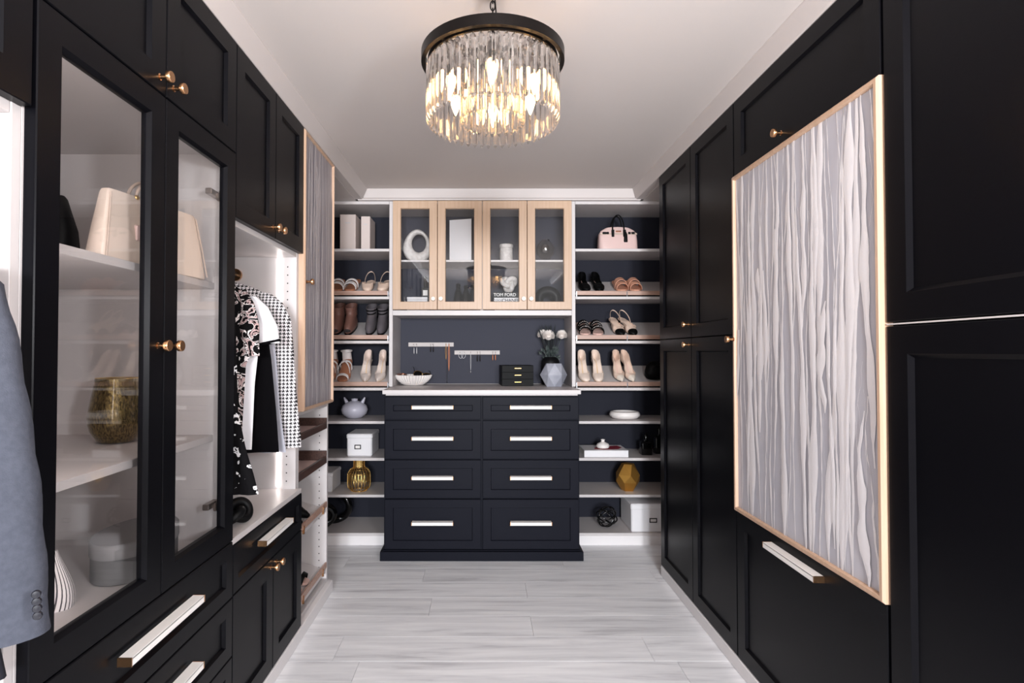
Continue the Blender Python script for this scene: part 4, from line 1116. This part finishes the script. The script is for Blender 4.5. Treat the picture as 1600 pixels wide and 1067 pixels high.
# dark round item at the end of the shoe shelf
y = YB + .08
t = place_shoe('black_clutch', 'rounded black item beside the snakeskin pumps', None, 1022, 3, .04)
t['category'] = 'bag'; MB().loft([[(x, yy, .1 * z) for x, yy in ellipse(0, .03, .06 * k, .04 * k, 24, 2.6)] for z, k in ((0, .85), (.1, .97), (.4, 1), (.75, .9), (.95, .6), (1, .3))]).build('bag_body', 'black_leather', t, 50)
MB().tube([(-.03 * math.cos(PI * k / 12), -.014, .07 + .03 * math.sin(PI * k / 12)) for k in range(13)], .0025, 6).build('handle', 'dark_metal', t, 60)

# ================================================================== DISPLAY CABINET THINGS
ZS, ZF = 1.6645, 1.3645
def ring_sculpture():
    y = YB + .15; X = at(652, 400, y).x; m = MB(); n = 48; secs = []
    H, W = .205, .086
    for k in range(n):
        a = 2 * PI * k / n
        ow = W * (1 - .16 * math.sin(a)); cx_ = .0
        o = Vector((ow * math.cos(a), 0, H / 2 + H / 2 * math.sin(a))); i = Vector((.010 + W * .50 * math.cos(a), 0, H * .58 + H * .27 * math.sin(a)))
        c = (o + i) / 2; h = (o - i) / 2
        secs.append([tuple(c + h * math.cos(b) + Vector((0, .026 * math.sin(b), 0))) for b in [2 * PI * j / 14 for j in range(14)]])
    o = m.loft(secs, False, True, True).build('ring_sculpture', 'stone_white', None, 60); o.location = (X, y, ZS + .0005)
    tag(o, 'white oval ring sculpture behind the first glass door', 'ornament')
ring_sculpture()
y = YB + .10; a, b = at(701, 400, y), at(738, 400, y)
t = thing('display_box', 'tall pale box with black edges on the upper display shelf', 'box', ((a.x + b.x) / 2, y, ZS + .0005), (0, 0, -.28)); w = (b.x - a.x) / 2
hh_ = at(720, 342, y).z - ZS
MB().box(-w, w, 0, .07, 0, hh_, .001).build('box_body', 'gloss_black', t)
MB().box(-w + .002, w - .002, -.002, -.0003, .002, hh_ - .004).build('front_panel', 'box_white', t)
y = YB + .13
t = thing('canister', 'white marble canister with lid on the upper display shelf', 'jar', (at(791, 402, y).x, y, ZS + .0005))
MB().lathe([(.036, 0), (.039, .003), (.039, .083), (.036, .086)], 32).build('jar_body', 'stone_white', t, 40)
MB().lathe([(.040, .0865), (.041, .09), (.041, .106), (.037, .109), (.001, .109)], 32).build('lid', 'stone_white', t, 40)
y = YB + .14
t = thing('globe_decanter', 'clear globe decanter behind the fourth glass door', 'decanter', (at(852, 402, y).x, y, ZS + .0005))
MB().lathe([(.030, 0), (.030, .008), (.018, .014), (.03, .022), (.052, .05), (.058, .078), (.052, .106), (.03, .13), (.018, .137), (.016, .142), (.05, .1), (.055, .078), (.05, .052), (.02, .024)], 32).build('glass_body', 'lamp_glass', t, 50)
MB().ball((0, 0, .085), .026, 12, 8).build('inner_ball', 'chrome', t, 60)
MB().ball((.02, 0, .138), .006, 8, 6).build('stopper', 'gloss_black', t, 60)
# lower row
y = YB + .07; a, b = at(636, 470, y), at(668, 470, y)
t = thing('white_block', 'flat white box under the black scent bottle', 'box', ((a.x + b.x) / 2, y, ZF + .0005)); w = (b.x - a.x) / 2
MB().box(-w, w, 0, .12, 0, .068, .002).build('box_base', 'box_white', t); MB().box(-w - .001, w + .001, -.001, .121, .0683, .084, .002).build('lid', 'box_white', t)
yb = y + .06
t = thing('scent_bottle', 'black scent bottle with white label behind the first glass door', 'bottle', (at(665, 463, yb).x, yb, ZF + .085))
MB().box(-.024, .024, -.02, .02, 0, .060, .004).build('bottle_body', 'gloss_black', t)
MB().lathe([(.010, .0605), (.010, .07), (.013, .072), (.013, .10), (.009, .128)], 16).build('cap', 'gloss_black', t, 40)
MB().box(-.014, .014, -.0208, -.0202, .012, .044).build('bottle_label', 'paper', t)
for k, (px, hg, yo) in enumerate(((716, .17, .10), (728, .155, .07), (739, .165, .12))):
    y = YB + yo
    t = thing('dark_decanter', ('left', 'middle', 'right')[k] + ' tapered dark glass decanter behind the second glass door', 'decanter', (at(px, 478, y).x, y, ZF + .0005), group='dark decanters')
    MB().lathe([(.026, 0), (.030, .004), (.030, hg * .3), (.022, hg * .62), (.012, hg * .8), (.011, hg * .86)], 10).build('glass_body', 'gloss_black', t, 20)
    MB().lathe([(.009, hg * .86), (.015, hg * .89), (.011, hg * .97), (.002, hg)], 10).build('stopper', 'gloss_black', t, 20)
def text(s_, par, loc, size, material, name, sx=1.0):
    cu = bpy.data.curves.new(name, 'FONT'); cu.body = s_; cu.size = size; cu.align_x = 'CENTER'; cu.align_y = 'CENTER'; cu.extrude = .0003
    cu.offset = size * .015
    o = bpy.data.objects.new(name, cu); COL.objects.link(o); o.parent = par; o.location = loc; o.rotation_euler = (PI / 2, 0, 0); o.scale = (sx, 1, 1)
    bpy.context.view_layer.update()
    me = bpy.data.meshes.new_from_object(o.evaluated_get(bpy.context.evaluated_depsgraph_get())); me.name = name
    bpy.data.objects.remove(o); me.materials.clear()
    o = link(me, name, material, par); o.location = loc; o.rotation_euler = (PI / 2, 0, 0); o.scale = (sx, 1, 1); return o
def spine_book(label, x0, x1, y, z, h, d, cover, words):
    t = thing('display_book', label, 'book', ((x0 + x1) / 2, y, z)); w = (x1 - x0) / 2
    MB().box(-w + .003, w - .001, .004, d - .004, .0025, h - .0025).build('pages', 'paper', t)
    MB().box(-w, w, 0, d, 0, .0022, .0005).box(-w, w, 0, d, h - .0022, h, .0005).box(-w, w, 0, .0035, .0023, h - .0023, .0005).build('cover', cover, t)
    for s_, lx, sz, mt in words: text(s_, t, (lx, -.0006, h / 2), sz, mt, 'spine_lettering')
y = YB + .05
a, b = at(772, 470, y), at(812, 470, y)
spine_book('plain white book lowest under the stone knot, behind the door rail', a.x + .004, b.x - .004, y + .002, ZF + .0005, .043, .17, 'box_white', [])
zb1 = ZF + .044; hb1 = .034
spine_book('white book with black lettering in the stack under the stone knot', a.x, b.x, y, zb1, hb1, .17, 'box_white', [('COCO', -.052, .018, 'ink_grey'), ('CHANEL', .022, .027, 'ink_black')])
spine_book('black book on top of the white book under the stone knot', a.x - .006, b.x - .002, y + .004, zb1 + hb1 + .0005, .033, .17, 'ink_black', [('TOM FORD', -.008, .026, 'ink_white')])
o = knot('stone_knot', '', (at(795, 455, y + .08).x, y + .08, zb1 + hb1 + .034), .043, .0155, 'stone_white', (PI / 2, 0, 0), 1.0); tag(o, 'white stone knot on the stack of two books', 'ornament')
def arch_ornament():
    y = YB + .12; m = MB(); p = []
    for k in range(25):
        a = PI * k / 24; p.append((-.052 * math.cos(a), 0, .062 + .045 * math.sin(a)))
    p = [(-.052, 0, .0)] + p + [(.052, 0, 0)]
    secs = []
    for i, q in enumerate(p):
        c = Vector((0, 0, .035)); v = (Vector(q) - c); k = v.normalized() * .030
        secs.append([tuple(Vector(q) + k * math.cos(b) + Vector((0, .03 * math.sin(b), 0))) for b in [2 * PI * j / 12 for j in range(12)]])
    o = m.loft(secs).build('arch_ornament', 'ceramic_black', None, 60); lo = min(v.co.z for v in o.data.vertices)
    o.location = (at(856, 478, y).x, y, ZF + .0005 - lo); tag(o, 'dark rounded arch ornament behind the fourth glass door', 'ornament')
arch_ornament()

# ================================================================== COUNTER THINGS
ZK = .9175
def ribbed_bowl():
    y = 3.48; X = at(646, 600, y).x
    t = thing('ribbed_bowl', 'white ribbed bowl on the left end of the counter', 'bowl', (X, y, ZK + .0005))
    rf = lambda a, z: 1 + .085 * (abs(math.sin(20 * a)) - .5) * min(1, z / .02)
    MB().lathe([(.05, 0), (.06, .003), (.085, .022), (.102, .044), (.110, .062), (.107, .063), (.099, .045), (.082, .025), (.05, .009), (.001, .008)], 160, rfun=rf).build('bowl_shell', 'ceramic_white', t, 30)
    # sunglasses resting inside
    s_ = thing('sunglasses', 'dark sunglasses with gold frame lying in the ribbed bowl', 'sunglasses', (X + .055, y - .01, ZK + .062), (.5, .25, .35))
    for x in (-.028, .028):
        MB().loft([[(x + xx * k, d, zz * k) for xx, zz in ellipse(0, 0, .025, .021, 20, 2.5)] for d, k in ((-.0012, 1), (.0012, 1))]).build('lens', 'gloss_black', s_)
        MB().tube([(x + xx, 0, zz) for xx, zz in ellipse(0, 0, .0255, .0215, 24, 2.5)], .0018, 6, ring=True).build('lens_rim', 'gold', s_, 60)
    MB().tube([(-.005, 0, .006), (0, -.002, .009), (.005, 0, .006)], .0016, 6).build('bridge', 'gold', s_, 60)
    for x in (-.053, .053): MB().tube([(x, 0, .008), (x * 1.0, .05, .010), (x * .98, .085, -.004)], .0017, 6).build('temple_arm', 'dark_metal', s_, 60)
    for k, (dx, dy) in enumerate(((-.075, .0), (-.058, -.03))):
        p = [(.022 * math.cos(a), .022 * math.sin(a), .004 * math.sin(2 * a)) for a in [2 * PI * j / 24 for j in range(24)]]
        o = MB().tube(p, .005 if k == 0 else .003, 8, ring=True).build('bangle', 'brown_leather' if k == 0 else 'rose_gold', None, 60)
        o.location = (X + dx, y + dy, ZK + .062); o.rotation_euler = (.35, .25, .2 * k); tag(o, ('brown' if k == 0 else 'rose gold') + ' bangle resting in the ribbed bowl', 'bangle')
ribbed_bowl()
YN = YW - .010
def bar(px0, px1, py0, py1, lab):
    a, b = at(px0, py1, YN - .02), at(px1, py0, YN - .02)
    t = thing('jewelry_bar', lab, 'jewelry rack', ((a.x + b.x) / 2, YN, a.z)); w = (b.x - a.x) / 2; h = b.z - a.z
    MB().box(-w, w, -.022, -.0005, 0, h, .0015).build('bar', 'white_paint', t)
    return t
b1 = bar(638, 709, 535, 541.5, 'white jewelry bar mounted higher, above the ribbed bowl')
b2 = bar(710, 781, 547.5, 554, 'white jewelry bar mounted lower, left of the black jewelry box')
def peg(t, px):
    x = at(px, 540, YN - .025).x - t.location.x; h = .013
    MB().tube([(x, -.022, h), (x, -.032, h), (x, -.034, h + .004)], .0014, 6).build('hook', 'brass', t, 60)
def necklace(px, py0, py1, lab, material, r, drop=None, wob=0.0, width=.004):
    y = YN - .0275; a, b = at(px, py0, y), at(px, py1, y); t = thing('necklace', lab, 'necklace', (a.x, y, b.z), group='jewelry on the bars')
    H = a.z - b.z; p = []
    for k in range(13): p.append((-width * math.sin(PI * min(1, k / 12 + .05)) , 0, H * (1 - k / 12)))
    q = [(-x, 0, z) for x, _, z in reversed(p[:-1])]
    MB().tube(p + q[:-1], r, 6, ring=True).build('chain', material, t, 60)
    if drop: MB().ball((0, -.001, -.004), drop, 8, 6, (.8, .6, 1.5)).build('pendant', material, t, 60)
def earrings(px, py0, py1, lab, material, w=.0035, hoop=False):
    for s_ in (-1, 1):
        y = YN - .0275; cxp = px + s_ * 2.1; a, b = at(cxp, py0, y), at(cxp, py1, y); H = a.z - b.z
        t = thing('earring', ('left' if s_ < 0 else 'right') + ' one of the ' + lab, 'earring', (a.x, y, b.z), group='jewelry on the bars')
        if hoop: MB().tube([(H * .42 * math.cos(k / 16 * 2 * PI) * .7, 0, H * .5 + H * .48 * math.sin(k / 16 * 2 * PI)) for k in range(16)], .0013, 6, ring=True).build('hoop', material, t, 60)
        else:
            MB().tube([(0, 0, H), (0, 0, H * .62)], .0009, 5).build('ear_wire', material, t, 60)
            MB().loft([[(x, yy, z) for x, yy in ellipse(0, 0, w * k, .0018 * k, 10)] for z, k in ((0, .3), (H * .12, 1), (H * .5, .8), (H * .64, .25))]).build('drop', material, t, 50)
for px in (646, 651, 673, 676, 697, 702): peg(b1, px)
for px in (719, 726, 735.5, 746, 750, 770, 774): peg(b2, px)
earrings(649, 537, 553, 'silver drop earrings at the left of the higher bar', 'jewel_silver')
earrings(675, 537, 550, 'dark stud earrings in the middle of the higher bar', 'dark_metal')
necklace(697, 536, 562, 'short gold necklace on the higher jewelry bar', 'jewel_gold', .0009)
necklace(701.5, 536, 580, 'long rose gold necklace at the right of the higher bar', 'jewel_rose', .0016)
necklace(698.5, 562.5, 596, 'thin dark chain hanging lowest from the higher bar', 'dark_metal', .0006, .003)
earrings(722, 549, 560, 'round silver hoops at the left of the lower bar', 'jewel_silver', hoop=True)
necklace(735.5, 549, 580, 'silver necklace with long pendant on the lower bar', 'jewel_silver', .0009, .0045, width=.002)
earrings(748, 549, 565, 'dark beaded earrings in the middle of the lower bar', 'dark_metal')
earrings(772, 549, 563, 'copper earrings at the right of the lower bar', 'jewel_rose')
def jewel_box():
    y = 3.40; a, b = at(784, 600, y), at(834, 600, y); X = (a.x + b.x) / 2; w = (b.x - a.x) / 2; h = at(800, 571, y).z - ZK
    t = thing('jewelry_box', 'black three-drawer jewelry box on the counter', 'jewelry box', (X, y, ZK + .0005), (0, 0, .06))
    MB().box(-w, w, .008, .17, 0, h, .0015).build('box_body', 'black_leather', t)
    for k in range(3):
        z0, z1 = h * (k / 3) + .001, h * ((k + 1) / 3) - .001
        d = MB().box(-w + .001, w - .001, 0, .0075, z0, z1, .001).build('drawer', 'black_leather', t)
        zc = (z0 + z1) / 2 + .003
        MB().box(-.020, .020, -.010, -.007, zc - .002, zc + .002, .0006).box(-.018, -.015, -.007, 0, zc - .0015, zc + .0015).box(.015, .018, -.007, 0, zc - .0015, zc + .0015).build('drawer_pull', 'gold', d)
jewel_box()
def facet_vase():
    y = 3.36; X = at(865, 602, y).x
    t = thing('faceted_vase', 'grey faceted geometric vase at the right end of the counter', 'vase', (X, y, ZK + .0005))
    pts = []
    for z, r, n, ph in ((0, .050, 6, PI / 6), (.068, .080, 6, 0), (.135, .050, 6, PI / 6)):
        for k in range(n):
            a = 2 * PI * k / n + ph; pts.append((r * math.cos(a), r * math.sin(a), z))
    MB().hull(pts).build('vase_body', 'facet_grey', t)
facet_vase()
def flowers():
    y = 3.50; X = at(860, 600, y).x
    t = thing('flower_vase', 'matt black vase holding three white chrysanthemums', 'vase', (X, y, ZK + .0005))
    MB().lathe([(.042, 0), (.054, .004), (.056, .03), (.056, .14), (.050, .158), (.036, .168), (.034, .172), (.028, .172), (.030, .16), (.03, .12)], 32).build('vase_body', 'ceramic_black', t, 45)
    rnd = random.Random(5)
    o0 = Vector((X, y, ZK))
    for k, (px, py, r, yo) in enumerate(((848, 523, .036, .03), (857, 525, .041, -.025), (877.5, 524, .037, .0))):
        c = at(px, py, y + yo) - o0
        f = thing('chrysanthemum', ('left white chrysanthemum, partly behind the middle one', 'middle white chrysanthemum, the largest bloom', 'right white chrysanthemum by the shelf upright')[k], 'flower', o0 + Vector((0, 0, .12)), group='white chrysanthemums')
        c2 = c - Vector((0, 0, .12))
        m = MB(); n = 230
        for i in range(n):
            zz = 1 - 1.55 * (i + .5) / n; th = i * 2.39996; q = math.sqrt(max(0, 1 - zz * zz))
            d = Vector((q * math.cos(th), q * math.sin(th), zz)); tw = d.cross(Vector((0, 0, 1)) if abs(d.z) < .9 else Vector((1, 0, 0))).normalized(); up = tw.cross(d)
            b_ = c2 + d * r * .45; tp = c2 + d * r * rnd.uniform(.92, 1.03) + up * r * .12; wd = r * .11
            i0 = m.add([tuple(b_ - tw * wd * .6), tuple(b_ + tw * wd * .6), tuple(b_ + d * r * .38 + tw * wd), tuple(tp), tuple(b_ + d * r * .38 - tw * wd), tuple(b_ + d * r * .32 + up * r * .05)])
            m.f += [(i0, i0 + 1, i0 + 5), (i0 + 1, i0 + 2, i0 + 5), (i0 + 2, i0 + 3, i0 + 5), (i0 + 3, i0 + 4, i0 + 5), (i0 + 4, i0, i0 + 5)]
        m.ball(tuple(c2), r * .62, 12, 8)
        pe = m.build('petals', 'petal_white', f, 60); pe['kind'] = 'stuff'
        MB().tube([(.005 * (k - 1), 0, 0), tuple(c2 * .5 + Vector((0, 0, -.005))), tuple(c2 - Vector((0, 0, r * .4)))], .0022, 6).build('stem', 'leaf_green', f, 60)
    def leaves(name, lab, n, spread, z0, z1, material, ln, lw):
        l = thing(name, lab, 'foliage', o0 + Vector((0, 0, .15)))
        for i in range(n):
            a = rnd.uniform(0, 2 * PI); h = rnd.uniform(z0, z1); rr = rnd.uniform(.3, 1) * spread
            tip = Vector((rr * math.cos(a), rr * math.sin(a) * .6, h)); st = Vector((.01 * math.cos(a), .01 * math.sin(a), 0))
            d = (tip - st).normalized(); w_ = d.cross(Vector((0, -1, .3))).normalized() * lw; L1 = ln * rnd.uniform(.8, 1.2); n_ = w_.cross(d).normalized() * lw * .3
            m = MB(); b_ = tip - d * L1
            i0 = m.add([tuple(b_), tuple(b_ + d * L1 * .5 + w_), tuple(tip), tuple(b_ + d * L1 * .5 - w_), tuple(b_ + d * L1 * .5 + n_)])
            m.f += [(i0, i0 + 1, i0 + 4), (i0 + 1, i0 + 2, i0 + 4), (i0 + 2, i0 + 3, i0 + 4), (i0 + 3, i0, i0 + 4)]
            m.tube([tuple(st), tuple(b_ + d * .004)], .0011, 5)
            m.build('leaf', material, l)
    leaves('eucalyptus', 'grey-green leaves around the vase mouth under the blooms', 30, .085, .01, .10, 'leaf_green', .036, .011)
    leaves('dark_fern', 'dark feathery sprigs standing behind the chrysanthemums', 60, .085, .15, .232, 'leaf_dark', .06, .003)
flowers()
